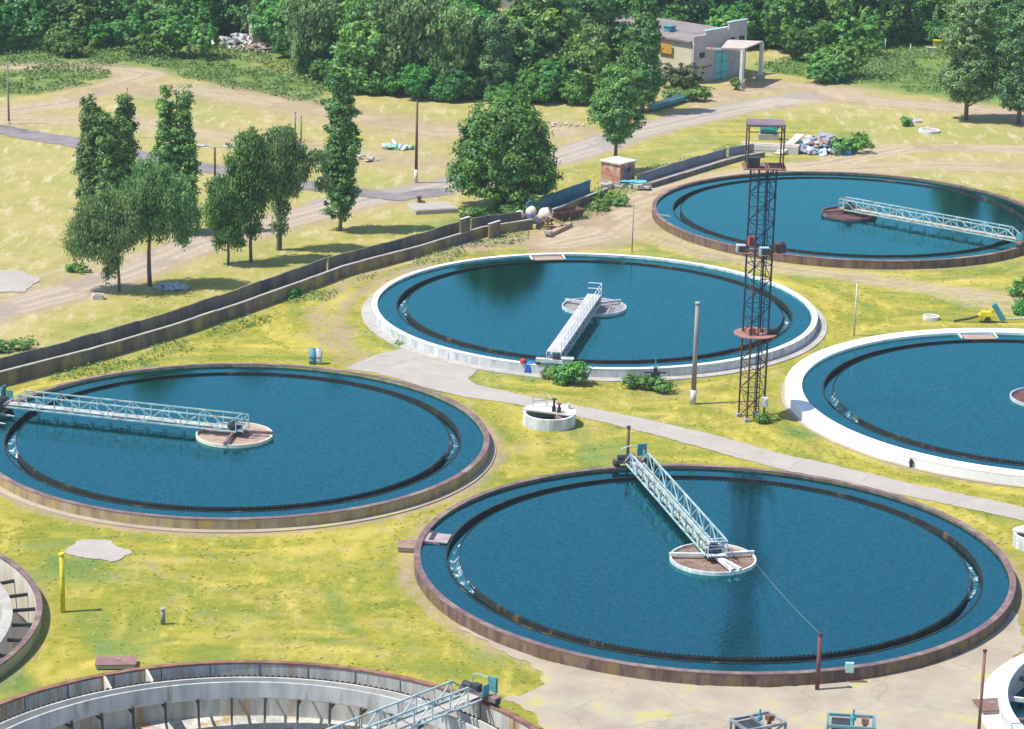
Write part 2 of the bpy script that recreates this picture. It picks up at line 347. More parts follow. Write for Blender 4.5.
def ground_mat():
    m = bpy.data.materials.new('grass and bare earth'); m.use_nodes = True; n = m.node_tree.nodes; l = m.node_tree.links
    b = n['Principled BSDF']; b.inputs['Roughness'].default_value = .95; b.inputs['Specular IOR Level'].default_value = .15
    g = n.new('ShaderNodeNewGeometry').outputs['Position']
    def noise(sc, a=.35, c=.65, det=6, st=(1, 1, 1), rg=.7):
        mp = n.new('ShaderNodeMapping'); mp.inputs['Scale'].default_value = st; mp.inputs['Rotation'].default_value = (0, 0, .35); l.new(g, mp.inputs[0])
        t = n.new('ShaderNodeTexNoise'); t.inputs['Scale'].default_value = sc; t.inputs['Detail'].default_value = det; t.inputs['Roughness'].default_value = rg; l.new(mp.outputs[0], t.inputs[0])
        r = n.new('ShaderNodeMapRange'); r.inputs[1].default_value = a; r.inputs[2].default_value = c; l.new(t.outputs[0], r.inputs[0]); return r.outputs[0]
    def mix(f, a, c):
        mx = n.new('ShaderNodeMix'); mx.data_type = 'RGBA'
        l.new(f, mx.inputs[0])
        for s, q in ((6, a), (7, c)):
            if isinstance(q, tuple): mx.inputs[s].default_value = (*q, 1)
            else: l.new(q, mx.inputs[s])
        return mx.outputs[2]
    def thr(an, ns, wdt=.22, amp=.5):
        a = n.new('ShaderNodeAttribute'); a.attribute_name = an
        m1 = n.new('ShaderNodeMath'); m1.operation = 'MULTIPLY_ADD'; l.new(ns, m1.inputs[0]); m1.inputs[1].default_value = amp; l.new(a.outputs['Fac'], m1.inputs[2])
        r = n.new('ShaderNodeMapRange'); r.inputs[1].default_value = .5 + amp / 2 - wdt; r.inputs[2].default_value = .5 + amp / 2 + wdt; l.new(m1.outputs[0], r.inputs[0]); return r.outputs[0]
    fine = noise(2.2, .3, .7, 8, (1, .8, 1), .8); mid = noise(.35, .4, .6, 6, (.6, 1, 1)); big = noise(.09, .42, .6, 4)
    lush = mix(mid, (.20, .21, .028), (.40, .325, .045)); lush = mix(big, lush, mix(fine, (.25, .24, .03), (.44, .365, .06))); lush = mix(noise(.5, .52, .66, 5, (1.4, .4, 1)), lush, (.48, .40, .075))
    lush = mix(fine, mix(noise(1.1, .4, .6), (.16, .20, .025), lush), lush)
    st = n.new('ShaderNodeAttribute'); st.attribute_name = 'streak'
    def band(a, b):
        r = n.new('ShaderNodeMapRange'); r.inputs[1].default_value = a; r.inputs[2].default_value = b; l.new(st.outputs['Fac'], r.inputs[0]); return r.outputs[0]
    lush = mix(band(.55, .8), lush, (.49, .40, .085)); lush = mix(band(.46, .2), lush, (.17, .22, .035))
    straw = mix(noise(.22, .4, .6, 7), (.39, .33, .11), (.50, .41, .19)); straw = mix(noise(.3, .47, .60, 6, (1.3, .6, 1)), straw, (.31, .30, .08)); straw = mix(noise(.07, .47, .60, 5), straw, (.29, .31, .075)); straw = mix(noise(.5, .53, .62, 6, (1.5, .35, 1)), straw, (.56, .49, .31))
    straw = mix(noise(3, .25, .7, 6), (.32, .28, .12), straw)
    earth = mix(fine, (.33, .24, .155), (.41, .31, .21)); earth = mix(noise(.5, .45, .65, 5, (1.2, .5, 1)), earth, (.29, .23, .18))
    wgreen = mix(fine, (.08, .15, .035), (.16, .24, .06)); wgreen = mix(noise(.25, .45, .65), wgreen, (.22, .27, .08))
    c = mix(thr('dry', mid, .45, .4), lush, straw)
    c = mix(thr('green', noise(.5), .3, .5), c, wgreen)
    c = mix(thr('dirt', noise(1.0), .35, .6), c, earth)
    ga = n.new('ShaderNodeAttribute'); ga.attribute_name = 'gravel'; c = mix(ga.outputs['Fac'], c, mix(fine, (.27, .235, .215), (.36, .32, .29)))
    ra = n.new('ShaderNodeAttribute'); ra.attribute_name = 'rut'; c = mix(ra.outputs['Fac'], c, mix(fine, (.44, .36, .27), (.58, .49, .37)))
    l.new(c, b.inputs['Base Color'])
    t = n.new('ShaderNodeTexNoise'); t.inputs['Scale'].default_value = 3.0; t.inputs['Detail'].default_value = 7; t.inputs['Roughness'].default_value = .75; l.new(g, t.inputs[0])
    bm = n.new('ShaderNodeBump'); bm.inputs['Strength'].default_value = .7; bm.inputs['Distance'].default_value = .18; l.new(t.outputs[0], bm.inputs['Height']); l.new(bm.outputs[0], b.inputs['Normal'])
    return m
ground = mesh_np('ground', np.stack([X, Y, Zg], 1), Fq, ground_mat(), attr=dict(dry=dry, dirt=dirt, green=green, streak=STREAK, rut=RUT, gravel=GRAV))
tag(ground, kind='structure')

# paved sheets with ragged edges, laid over the ground
from mathutils.geometry import tessellate_polygon
def rag(pts, step=.5, amp=.25, seed=1):
    rnd = random.Random(seed); out = []; ph = [rnd.uniform(0, 6) for _ in range(6)]; s_ = 0
    for i, (x0, y0) in enumerate(pts):
        x1, y1 = pts[(i + 1) % len(pts)]; L = hypot(x1 - x0, y1 - y0); k = max(1, int(L / .22)); nx, ny = (y1 - y0) / L, -(x1 - x0) / L
        for j in range(k):
            t = j / k; s_ += L / k; o = amp * (.8 * sin(s_ * .5 + ph[0]) + .5 * sin(s_ * 1.3 + ph[1]) + .4 * sin(s_ * 3.1 + ph[2])) + rnd.uniform(-.07, .07)
            out.append((x0 + (x1 - x0) * t + nx * o, y0 + (y1 - y0) * t + ny * o))
    return out
def sheet(name, pts, z, m, amp=.22, seed=1, th=.0):
    q = rag(pts, .6, amp, seed); vs = [Vector((x, y, 0)) for x, y in q]
    tris = tessellate_polygon([vs]); me = bpy.data.meshes.new(name)
    me.from_pydata([(x, y, z) for x, y in q], [], [tuple(t) for t in tris]); me.update()
    me.materials.append(m); o = bpy.data.objects.new(name, me); COL.objects.link(o)
    if me.polygons and me.polygons[0].normal.z < 0: me.flip_normals()
    return tag(o, kind='structure')
def ribbon(pts, w0, w1=None):
    w1 = w1 or w0; L, Rr = [], []; n = len(pts)
    for i, (x, y) in enumerate(pts):
        a = pts[max(0, i - 1)]; b = pts[min(n - 1, i + 1)]; dx, dy = b[0] - a[0], b[1] - a[1]; q = hypot(dx, dy); ww = (w0 + (w1 - w0) * i / (n - 1)) / 2
        L.append((x - dy / q * ww, y + dx / q * ww)); Rr.append((x + dy / q * ww, y - dx / q * ww))
    return L + Rr[::-1]
def arc(k, r_add, a0, a1, n=24):
    cx, cy, r = TK[k]; return [(cx + (r + r_add) * cos(radians(a0 + (a1 - a0) * i / n)), cy + (r + r_add) * sin(radians(a0 + (a1 - a0) * i / n))) for i in range(n + 1)]
def ang(k, x, y, z=0):
    g = at(x, y, z); return math.degrees(atan2(g.y - TK[k][1], g.x - TK[k][0]))
pave = mat('worn grey paving', (.35, .315, .29), (.40, .36, .325), scale=.4, c3=(.31, .28, .25), scale3=1.6, lo3=.45, hi3=.8, bump=.08, bscale=6)
def cracks(m, sc, wdt, dk):
    n = m.node_tree.nodes; l = m.node_tree.links; b = n['Principled BSDF']; src = b.inputs['Base Color'].links[0].from_socket
    g = n.new('ShaderNodeNewGeometry'); nz = n.new('ShaderNodeTexNoise'); nz.inputs['Scale'].default_value = .9; l.new(g.outputs['Position'], nz.inputs[0])
    va = n.new('ShaderNodeVectorMath'); va.operation = 'MULTIPLY_ADD'; l.new(nz.outputs['Color'], va.inputs[0]); va.inputs[1].default_value = (.9, .9, .9); l.new(g.outputs['Position'], va.inputs[2])
    v = n.new('ShaderNodeTexVoronoi'); v.feature = 'DISTANCE_TO_EDGE'; v.inputs['Scale'].default_value = sc; l.new(va.outputs[0], v.inputs[0])
    r = n.new('ShaderNodeMapRange'); r.inputs[1].default_value = 0; r.inputs[2].default_value = wdt; r.inputs[3].default_value = dk; r.inputs[4].default_value = 1; l.new(v.outputs['Distance'], r.inputs[0])
    vm = n.new('ShaderNodeVectorMath'); vm.operation = 'SCALE'; l.new(src, vm.inputs[0]); l.new(r.outputs[0], vm.inputs['Scale']); l.new(vm.outputs[0], b.inputs['Base Color'])
cracks(pave, .16, .012, .84)
pave2 = mat('sandy worn concrete yard', (.30, .255, .20), (.39, .34, .265), scale=.3, lo=.36, hi=.64, c3=(.40, .36, .13), scale3=.3, lo3=.57, hi3=.66, bump=.1, bscale=5)
cracks(pave2, .12, .010, .82)
tarmac = mat('faded asphalt', (.19, .165, .175), (.25, .22, .22), scale=.6, c3=(.12, .11, .12), scale3=.25)
PZ = .035
sheet('path', P((345, 369), (359, 362), (380, 354), (403, 349), (433, 356), (460, 362), (483, 367), (474, 373), (467, 379), (477, 385), (500, 390), (549, 401), (599, 410), (650, 420), (700, 432), (750, 445), (774, 452), (835, 466), (897, 480.5), (960, 494), (1024, 508), (1090, 522),
                (1090, 535), (1024, 521), (960, 507.5), (897, 494), (835, 481.5), (774, 468), (750, 461), (700, 447.5), (650, 434), (600, 421.5), (550, 411), (500, 402), (465, 397), (430, 389), (400, 380), (375, 373)), PZ, pave, .07, 3)
aA = [arc('A', -.15, t, t + .01, 1)[0] for t in range(215, 350, 4)]
sheet('yard', [tuple(q) for q in aA] + P((1022, 640), (1010, 690), (985, 720), (1000, 790)) + P((640, 800), (560, 745), (530, 716), (505, 699), (528, 694), (548, 684), (545, 672), (505, 655), (462, 630)), PZ, pave2, .25, 5)
sheet('road', ribbon(P((-60, 121), (0, 130), (60, 140), (130, 154), (230, 172), (330, 189), (400, 197), (450, 191)), 4.4, 3.6), PZ + .008, tarmac, .2, 8)
sheet('concrete_slab', P((-30, 270), (22, 271), (40, 279), (24, 292), (-30, 294)), PZ + .02, pave, .15, 2)
sheet('concrete_slab', P((60, 550), (75, 541), (105, 540), (128, 553), (110, 562), (75, 558)), PZ, pave, .3, 4)

# ---------------------------------------------------------------- settling tanks
def ringwall(mb, r1, r0, z0, z1, n=160): return mb.lathe([(r1, z0), (r1, z1), (r0, z1), (r0, z0)], n, closed=True)
def outlet(root, R_in, adeg, m, gap=1.0, z0=-.1, z1=None, full=1.6):
    """two radial plates of the outlet box across the outer channel"""
    z1 = z1 or RZ - .02
    a = radians(adeg)
    for s in (-1, 1):
        b = MB(); n = Vector((-sin(a), cos(a), 0)) * s * gap
        p0 = Vector((cos(a), sin(a), 0)) * (R_in + .01); p1 = Vector((cos(a), sin(a), 0)) * (R_in - full)
        t = Vector((-sin(a), cos(a), 0)) * .07
        vs = []
        for q in (-t, t):
            vs += [p0 + n + q + Vector((0, 0, z0)), p1 + n + q + Vector((0, 0, z0)), p1 + n + q + Vector((0, 0, z0 + (z1 - z0) * .72)), p0 + n + q + Vector((0, 0, z1))]
        b.add(vs, [(0, 1, 2, 3), (7, 6, 5, 4), (0, 4, 5, 1), (1, 5, 6, 2), (2, 6, 7, 3), (3, 7, 4, 0)]).build('outlet_plate', m, root)
def tank(k, label, rim_w, wall_m, rim_m, outlet_deg=None, outlet_m=None, over=.03, wm=True):
    cx, cy, R = TK[k]; root = empty('settling_tank', (cx, cy, 0), label, 'tank', 'round settling tanks of the treatment plant')
    Ri = R - rim_w
    ringwall(MB(), R - .015, Ri + .0, -1.6, RZ - .05).build('wall', wall_m, root)
    ringwall(MB(), R, Ri - .01, RZ - .05, RZ).build('coping', rim_m, root)
    Rt, Rw = Ri - 1.75, Ri - 2.6
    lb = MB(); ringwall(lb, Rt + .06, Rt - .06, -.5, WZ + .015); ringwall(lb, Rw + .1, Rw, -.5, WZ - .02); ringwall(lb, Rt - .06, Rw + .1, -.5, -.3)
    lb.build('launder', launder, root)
    n = 720; vs = []; fs = []
    for i in range(n):
        t = 2 * pi * i / n; zt = WZ + (.09 if i % 2 else -.005)
        for r in (Rw - .01, Rw + .015):
            vs += [(r * cos(t), r * sin(t), WZ - .25), (r * cos(t), r * sin(t), zt)]
    for i in range(n):
        j = (i + 1) % n
        fs += [(4 * i + 2, 4 * j + 2, 4 * j + 3, 4 * i + 3), (4 * j, 4 * i, 4 * i + 1, 4 * j + 1), (4 * i + 1, 4 * i + 3, 4 * j + 3, 4 * j + 1)]
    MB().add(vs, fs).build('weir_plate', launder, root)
    MB().lathe([(Ri + .02, -1.5), (0.01, -1.6)], 96).build('floor', conc_d, root)
    wb = MB().lathe([(Ri, WZ - .02), (Rt + .05, WZ - .02)], 160)
    wb.lathe([(Rw - .01, WZ), (.02, WZ)], 128)
    o = wb.build('water', WATER, None, loc=(cx, cy, 0)); tag(o, kind='structure')
    o = MB().lathe([(Rt - .05, .30), (Rw + .09, .30)], 160).build('water', WATER, None, loc=(cx, cy, 0)); tag(o, kind='structure')
    if outlet_deg is not None: outlet(root, Ri, outlet_deg, outlet_m or conc_l)
    return root, Ri, Rt, Rw
tA = tank('A', 'large water filled round tank with rusty plum rim in the centre foreground', .42, wallA, plum, 171, plum)
tB = tank('B', 'water filled round tank with ochre streaked wall at the left', .42, wallB, plum, 171)
tC = tank('C', 'water filled round tank with whitewashed rim and light grey walkway', .5, wallC, rimC, None)
tD = tank('D', 'farthest water filled round tank with rusty rim and dark red centre disc', .42, wallA, plum, None)
tE = tank('E', 'water filled round tank with wide white coping at the right edge', 1.35, rimE, rimE, None)
outlet(tC[0], TK['C'][2] - .5, ang('C', 548, 256, RZ), cream, 1.6)
outlet(tE[0], TK['E'][2] - 1.35, ang('E', 975, 331, RZ), cream, 1.6)
outlet(tD[0], TK['D'][2] - .42, ang('D', 664, 214, RZ), greypaint, .25)
b = MB()
a = radians(ang('C', 548, 256, RZ)); b.box((cos(a) * 18.6, sin(a) * 18.6, .62), (1.4, 2.8, .1), a); b.build('sluice_panel', sludge_p, tC[0])
a = radians(ang('E', 975, 331, RZ)); MB().box((cos(a) * 18.8, sin(a) * 18.8, .62), (1.4, 2.8, .1), a).build('sluice_panel', sludge_p, tE[0])
# the outlet box of the near tank: light panel facing the camera
a = radians(171); R_ = TK['A'][2] - .42
MB().box((cos(a) * (R_ - .85), sin(a) * (R_ - .85) - .1, .74), (1.6, 1.7, .08), a - pi).build('sluice_panel', mat('mauve panel', (.36, .30, .31), (.28, .22, .22)), tA[0])
MB().box((cos(a) * (R_ - .5), sin(a) * (R_ - .5) + .1, .80), (.3, 1.5, .05), a - pi).build('sluice_slot', dark, tA[0])
for k, wd in (('C', .9), ('B', .5), ('E', .3)):
    t = {'C': tC, 'B': tB, 'E': tE}[k][0]; R = TK[k][2]
    MB().lathe([(R - .05, 0), (R - .05, .10), (R + wd, .09), (R + wd, 0)], 160).build('apron', conc if k == 'C' else pave2, t)
# painted marks on the inner rim wall of C and pipe stub on E
a = radians(ang('E', 911, 462, .5)); R = TK['E'][2]
b = MB(); b.cyl((cos(a) * (R + .0), sin(a) * (R + .0), .45), (cos(a) * (R + .15), sin(a) * (R + .15), .45), .18, n=14); b.cyl((cos(a) * (R + .16), sin(a) * (R + .16), 0), (cos(a) * (R + .16), sin(a) * (R + .16), .75), .1, n=12); b.build('drain_pipe', dark, tE[0])

# foam where water pours over the weir
foam_b = mat('overflow foam', (.01, .09, .13), (.62, .72, .75), scale=1.8, rough=.3, lo=.52, hi=.66, stretch=(1, 1, .6))
def splash(k, adeg, span, label, seed, n=60):
    cx, cy, R = TK[k]; rw = {'A': .42, 'B': .42, 'C': .5, 'D': .42, 'E': 1.35}[k]; Rt, Rw = R - rw - 1.75, R - rw - 2.6
    rnd = random.Random(seed); b = MB(); m = int(span * 8); rows = 7; vs = []
    for i in range(m + 1):
        u = i / m * 2 - 1; t = radians(adeg + u * span); env = max(0, 1 - abs(u)) ** .5
        for q in range(rows):
            v = q / (rows - 1); r = Rw + .02 + v * (.15 + .55 * env * rnd.uniform(.7, 1)); z = WZ + .012 - min(1, v * 2.2) ** 1.6 * (WZ - .33) + rnd.uniform(-.012, .03) * v
            vs.append((min(r, Rt - .07) * cos(t), min(r, Rt - .07) * sin(t), z))
    fs = [(i * rows + q, i * rows + q + 1, (i + 1) * rows + q + 1, (i + 1) * rows + q) for i in range(m) for q in range(rows - 1)]
    tag(b.add(vs, fs).build('foam', foam_b, None, True, loc=(cx, cy, 0)), label, 'foam', kind='stuff')
splash('A', 186, 16, 'white foam under the left end of the weir in the front tank', 1, 130)
splash('A', 356, 14, 'white foam under the right end of the weir in the front tank', 2, 110)
splash('B', 0, 12, 'white foam at the right end of the weir in the left tank', 3, 60)
splash('B', 190, 10, 'white foam at the left end of the weir in the left tank', 4, 40)
splash('C', 180, 10, 'white foam at the left end of the weir in the whitewashed tank', 5, 40)
splash('C', 350, 10, 'white foam at the right end of the weir in the whitewashed tank', 6, 30)
splash('E', 190, 12, 'white foam at the left end of the weir in the white rimmed tank', 7, 40)

# ---------------------------------------------------------------- centre wells
def well(k, label, floor_m, rim_m, beam_m, beams=(), double=None):
    cx, cy, R = TK[k]; r = 2.9
    root = empty('centre_well', (cx, cy, WZ - .3), label, 'feed well', 'round feed wells in the tank centres')
    MB().lathe([(r, 0), (r, .55), (r - .12, .55), (r - .12, 0)], 64, closed=True).build('rim', rim_m, root)
    MB().lathe([(r - .1, .36), (1.2, .40), (.01, .46)], 48).build('scum_floor', floor_m, root)
    for adeg in beams:
        a = radians(adeg); d = Vector((cos(a), sin(a), 0))
        b = MB(); b.bar(d * .5 + Vector((0, 0, .72)), d * (r + .05) + Vector((0, 0, .66)), .22, .2); b.build('beam', beam_m, root)
    b = MB(); b.cyl((0, 0, .3), (0, 0, 1.1), .45, .4, 16); b.cyl((0, 0, 1.1), (0, 0, 1.3), .55, .5, 16); b.build('centre_column', dark, root)
    return root
well('A', 'round centre well with brown scum and white radial beams in the front tank', sludge, whitep, whitep, (178, 18, 292, 304))
well('B', 'round centre well filled with pinkish dry scum in the left tank', sludge_p, cream, redp if False else plum, (0, 262))
wc = well('C', 'round centre well with a grey rim under the light walkway', sludge_g, greypaint, greypaint, (35, 150))
well('D', 'round centre well of dark red scum in the farthest tank', sludge_r, mat('dark red edge', (.10, .05, .06), (.2, .12, .12)), plum, (190, 330))
well('E', 'round centre well with pale grey rim cut by the right edge of the view', sludge_r, greypaint, greypaint, (60,))

# ---------------------------------------------------------------- rotating bridges
def frame_axes(k, adeg):
    cx, cy, R = TK[k]; a = radians(adeg); return Vector((cx, cy, 0)), Vector((cos(a), sin(a), 0)), Vector((-sin(a), cos(a), 0))
def bridge(k, adeg, label, m, rail_m, zb=1.25, h=1.05, wd=1.3, rout=.1, deckz=None, slope_end=True, x0=-.35, cage=.55, npan=12, deck_m=None, walk=None):
    cx, cy, R = TK[k]; root = empty('scraper_bridge', (cx, cy, 0), label, 'bridge', 'rotating scraper bridges', radians(adeg))
    # local: +x from centre outwards to the rim
    x1 = R + rout - .4; L = x1 - x0; t = .1
    for s in (-1, 1):
        b = MB(); y = s * wd / 2; xe = x1 - (1.6 if slope_end else 0)
        b.bar((x0, y, zb), (x1, y, zb), t); b.bar((x0, y, zb + h), (xe, y, zb + h), t)
        if slope_end: b.bar((xe, y, zb + h), (x1, y, zb), t)
        for i in range(npan + 1):
            x = x0 + (xe - x0) * i / npan
            b.bar((x, y, zb), (x, y, zb + h), .07)
            if i < npan:
                xn = x0 + (xe - x0) * (i + 1) / npan
                if i % 2: b.bar((x, y, zb), (xn, y, zb + h), .06)
                else: b.bar((x, y, zb + h), (xn, y, zb), .06)
        b.build('side_truss', m, root)
    b = MB()
    for i in range(npan + 1):
        x = x0 + (x1 - x0) * i / npan; b.bar((x, -wd / 2, zb), (x, wd / 2, zb), .08)
        if i < npan:
            xn = x0 + (x1 - x0) * (i + 1) / npan; s = 1 if i % 2 else -1; b.bar((x, s * wd / 2, zb - .01), (xn, -s * wd / 2, zb - .01), .06)
    b.build('bottom_bracing', m, root)
    dz = zb + .09 if deckz is None else deckz
    b = MB(); n = 14
    for i in range(n):
        xa = x0 + L * i / n; xb = x0 + L * (i + 1) / n - .03
        b.box(((xa + xb) / 2, 0, dz), (xb - xa, wd - (.5 if deckz is None else -.05), .05))
    b.build('deck', deck_m or rail_m, root)
    for s in walk or ():
        b = MB(); y = s * (wd / 2 + .03); zt = dz + 1.05
        for zz in (dz + .55, zt): b.cyl((x0, y, zz), (x1, y, zz), .035, n=6)
        k_ = 13
        for i in range(k_ + 1):
            x = x0 + L * i / k_; b.cyl((x, y, dz), (x, y, zt), .035, n=6)
        b.build('handrail', rail_m, root)
    # end cage over the well
    b = MB(); zt = (zb + h if deckz is None else dz + 1.05)
    for zz in (dz + .55, zt):
        b.cyl((x0, -wd / 2, zz), (x0, wd / 2, zz), .035, n=6)
        if deckz is None:
            for s in (-1, 1): b.cyl((x0, s * wd / 2, zz), (x0 - cage, s * wd / 2, zz), .035, n=6)
            b.cyl((x0 - cage, -wd / 2, zz), (x0 - cage, wd / 2, zz), .035, n=6)
    if deckz is None:
        for s in (-1, 1): b.cyl((x0 - cage, s * wd / 2, dz - .1), (x0 - cage, s * wd / 2, zt), .04, n=6)
        b.box((x0 - cage / 2, 0, dz), (cage, wd, .06))
    b.build('end_railing', rail_m, root)
    b = MB(); b.cyl((-.1, 0, zb - .35), (-.1, 0, zb + .1), .5, .5, 14); b.cyl((-.1, .1, zb + .1), (-.1, .1, zb + .75), .22, .18, 12); b.box((.35, -.2, zb + .35), (.4, .35, .4)); b.build('slip_ring_drive', dark, root)
    # scraper blades and struts hanging to the water
    for i in range(9):
        x = 4 + i * (x1 - 5.5) / 9; b = MB()
        b.bar((x, 0, zb), (x, 0, WZ - .3), .07); b.bar((x, .03, zb - .02), (x + .4, .03, WZ - .3), .05)
        b.build('scraper_strut', dark if deckz else m, root)
    # end carriage on the rim
    rc = R - .2; ca = MB(); ca.box((rc, 0, RZ + .42), (.55, 2.9, .28)); ca.box((rc - .1, 0, zb + .05), (.8, 1.6, .16))
    cao = ca.build('end_carriage', plum if deckz is None else greypaint, root)
    for s in (-1, 1):
        wl = MB(); wl.cyl((rc - .14, s * 1.25, RZ + .28), (rc + .14, s * 1.25, RZ + .28), .28, n=20); wl.build('wheel', dark, cao)
    mo = MB(); mo.cyl((rc - .1, .55, zb + .35), (rc - .1, 1.2, zb + .35), .22, n=14); mo.box((rc - .1, .2, zb + .35), (.5, .5, .5)); mo.build('motor', dark, cao)
    if deckz is None:
        pa = MB(); pa.box((rc + .3, -.75, zb + .75), (.08, .7, .9)); pa.box((rc - .3, -.75, zb + .55), (.5, .06, .7)); pa.bar((rc + .2, -1.05, RZ + .5), (rc + .2, -1.05, zb + 1.3), .07); pa.build('guard_panel', tealp, cao)
        gd = MB(); gd.tube([(rc + .2, .8, zb + .1), (rc + .25, .85, zb + .9), (rc + .2, .2, zb + 1.15), (rc + .2, -.4, zb + 1.1)], .04, 6); gd.build('guard_rail', rail_m, cao)
    return root
bridge('A', ang('A', 632, 465, RZ), 'pale teal truss bridge running from the far rim to the centre of the front tank', teal, mat('chalky white paint', (.58, .64, .66), (.40, .46, .50)), zb=1.2, h=1.15, deck_m=mat('chequered deck', (.42, .42, .36), (.30, .33, .28), scale=2, c3=(.4, .25, .42), scale3=.5, lo3=.6, hi3=.66))
bridge('B', ang('B', 5, 409, RZ), 'pale teal truss bridge with side diagonals reaching in from the left rim', teal, teal, deck_m=mat('pale deck', (.42, .46, .44), (.30, .27, .26)))
bridge('C', ang('C', 555, 363, RZ), 'light grey walkway bridge with one handrail on the whitewashed tank', greypaint, mat('pale grey rail', (.62, .66, .70), (.55, .58, .62)), zb=1.15, h=.75, wd=1.2, x0=.1, deckz=1.98, slope_end=False, walk=(1,), deck_m=mat('pale plank deck', (.47, .46, .47), (.38, .36, .37), scale=1.2))
bridge('D', ang('D', 1012, 243, RZ), 'pale truss bridge on the farthest tank reaching to its right rim', teal, mat('sandy steel', (.52, .44, .34), (.40, .36, .30)), deck_m=mat('sandy steel', (.5, .4, .3)))
# white cabinet by C's bridge, and blue cloth with a red bag hung on the rim
g = at(566, 368, RZ)
b = MB(); b.box((0, 0, .45), (.9, .6, .75)); r = empty('control_cabinet', (g.x + .1, g.y - .1, RZ), 'small pale control cabinet on the whitewashed rim beside the walkway', 'cabinet')
b.build('body', whitep, r); MB().box((0, 0, .86), (1.05, .75, .06)).build('roof_plate', greypaint, r); b = MB()
for s in (-1, 1): b.box((s * .35, 0, .04), (.1, .5, .08))
b.build('foot', dark, r)
g = at(532, 362, RZ); b = MB(); rnd = random.Random(2)
n = 9; vs = []
for j in range(7):
    for i in range(n):
        u = i / (n - 1) - .5; v = j / 6
        vs.append((u * 1.1 + rnd.uniform(-.05, .05), -.08 - .1 * v + .1 * sin(i * 1.7) * v + (.35 if j == 0 else 0), .12 - (0 if j == 0 else v * .85) + rnd.uniform(-.03, .03)))
fs = [(j * n + i, j * n + i + 1, (j + 1) * n + i + 1, (j + 1) * n + i) for j in range(6) for i in range(n - 1)]
o = b.add(vs, fs).build('blue_tarpaulin', bluep, None, True, (g.x, g.y - .45, RZ)); tag(o, 'blue cloth hanging over the whitewashed rim left of the walkway', 'cloth')
md = o.modifiers.new('s', 'SOLIDIFY'); md.thickness = .04
g = at(523, 363, RZ); b = MB(); b.lathe([(.01, 0), (.22, .02), (.28, .15), (.2, .32), (.08, .4), (.01, .4)], 14); tag(b.build('red_sack', redp, None, True, (g.x, g.y, RZ)), 'small red sack on the whitewashed rim beside the blue cloth', 'sack')
# two drums on rim of tank B
for i, (x, c, lb) in enumerate(((312, tealp, 'left of the two small drums standing behind the left tank'), (318, greypaint, 'right of the two small drums standing behind the left tank'))):
    g = at(x, 366); r = empty('drum', (g.x, g.y + .6, 0), lb, 'drum', 'drums behind the left tank'); b = MB(); b.lathe([(.01, 0), (.3, 0), (.3, .3), (.32, .32), (.3, .34), (.3, .66), (.32, .68), (.3, .7), (.3, 1.3), (.01, 1.3)], 18); b.build('body', c, r, True)
    MB().cyl((.1, 0, 1.3), (.1, 0, 1.36), .06, n=8).build('cap', dark, r)

# ---------------------------------------------------------------- empty tanks
def empty_tank(k, label, wall_m, rim_m, rimw=.35, depth=2.6, ring2=None, teeth=True, brackets=True, inner=wallin, out_deg=None):
    cx, cy, R = TK[k]; root = empty('settling_tank', (cx, cy, 0), label, 'tank', 'round settling tanks of the treatment plant'); Ri = R - rimw
    ringwall(MB(), R - .04, Ri + .12, -depth - .6, RZ - .12).build('wall', wall_m, root)
    MB().lathe([(Ri + .11, RZ - .13), (Ri, RZ - .13), (Ri, -depth), (Ri - 4, -depth - .6), (.02, -depth - 2.2)], 160).build('inner_lining', inner, root)
    ringwall(MB(), R, Ri - .03, RZ - .12, RZ).build('coping', rim_m, root)
    Ro, Rn = Ri - 1.25, Ri - 2.2
    if teeth:
        b = MB(); ringwall(b, Ro + .06, Ro - .06, -.55, .42); ringwall(b, Ro - .06, Rn, -.55, -.4); b.build('launder', conc_l, root)
        ringwall(MB(), Rn, Rn - .15, -.42, .55).build('trough_wall', wallin_b, root)
        n = 620; vs = []; fs = []
        for i in range(n):
            t = 2 * pi * i / n; zt = .55 if i % 2 else .44
            for r in (Ro + .065, Ro + .095): vs += [(r * cos(t), r * sin(t), .25), (r * cos(t), r * sin(t), zt)]
        for i in range(n):
            j = (i + 1) % n; fs += [(4 * i + 2, 4 * j + 2, 4 * j + 3, 4 * i + 3), (4 * j, 4 * i, 4 * i + 1, 4 * j + 1), (4 * i + 1, 4 * i + 3, 4 * j + 3, 4 * j + 1)]
        MB().add(vs, fs).build('weir_plate', dark, root)
    if brackets:
        nb = 52
        for i in range(nb):
            t = 2 * pi * i / nb; d = Vector((cos(t), sin(t), 0)); b = MB()
            if sin(t) < .1: continue
            b.bar(d * (Rn - .2) + Vector((0, 0, -.42)), d * (Rn - .3) + Vector((0, 0, -1.7)), .13); b.bar(d * (Rn - .3) + Vector((0, 0, -1.7)), d * (Rn - 1.8) + Vector((0, 0, -depth - .25)), .13)
            b.bar(d * (Rn - .2) + Vector((0, 0, -.8)), d * Ri + Vector((0, 0, -.8)), .12); b.build('bracket', dark, root)
    if out_deg is not None: outlet(root, Ri, out_deg, cream, 1.3, -.4, RZ - .02, 1.25)
    return root
tF = empty_tank('F', 'drained round tank with stained inner panels and toothed weir at the bottom edge', wallin, rust, out_deg=ang('F', 122, 668, RZ))
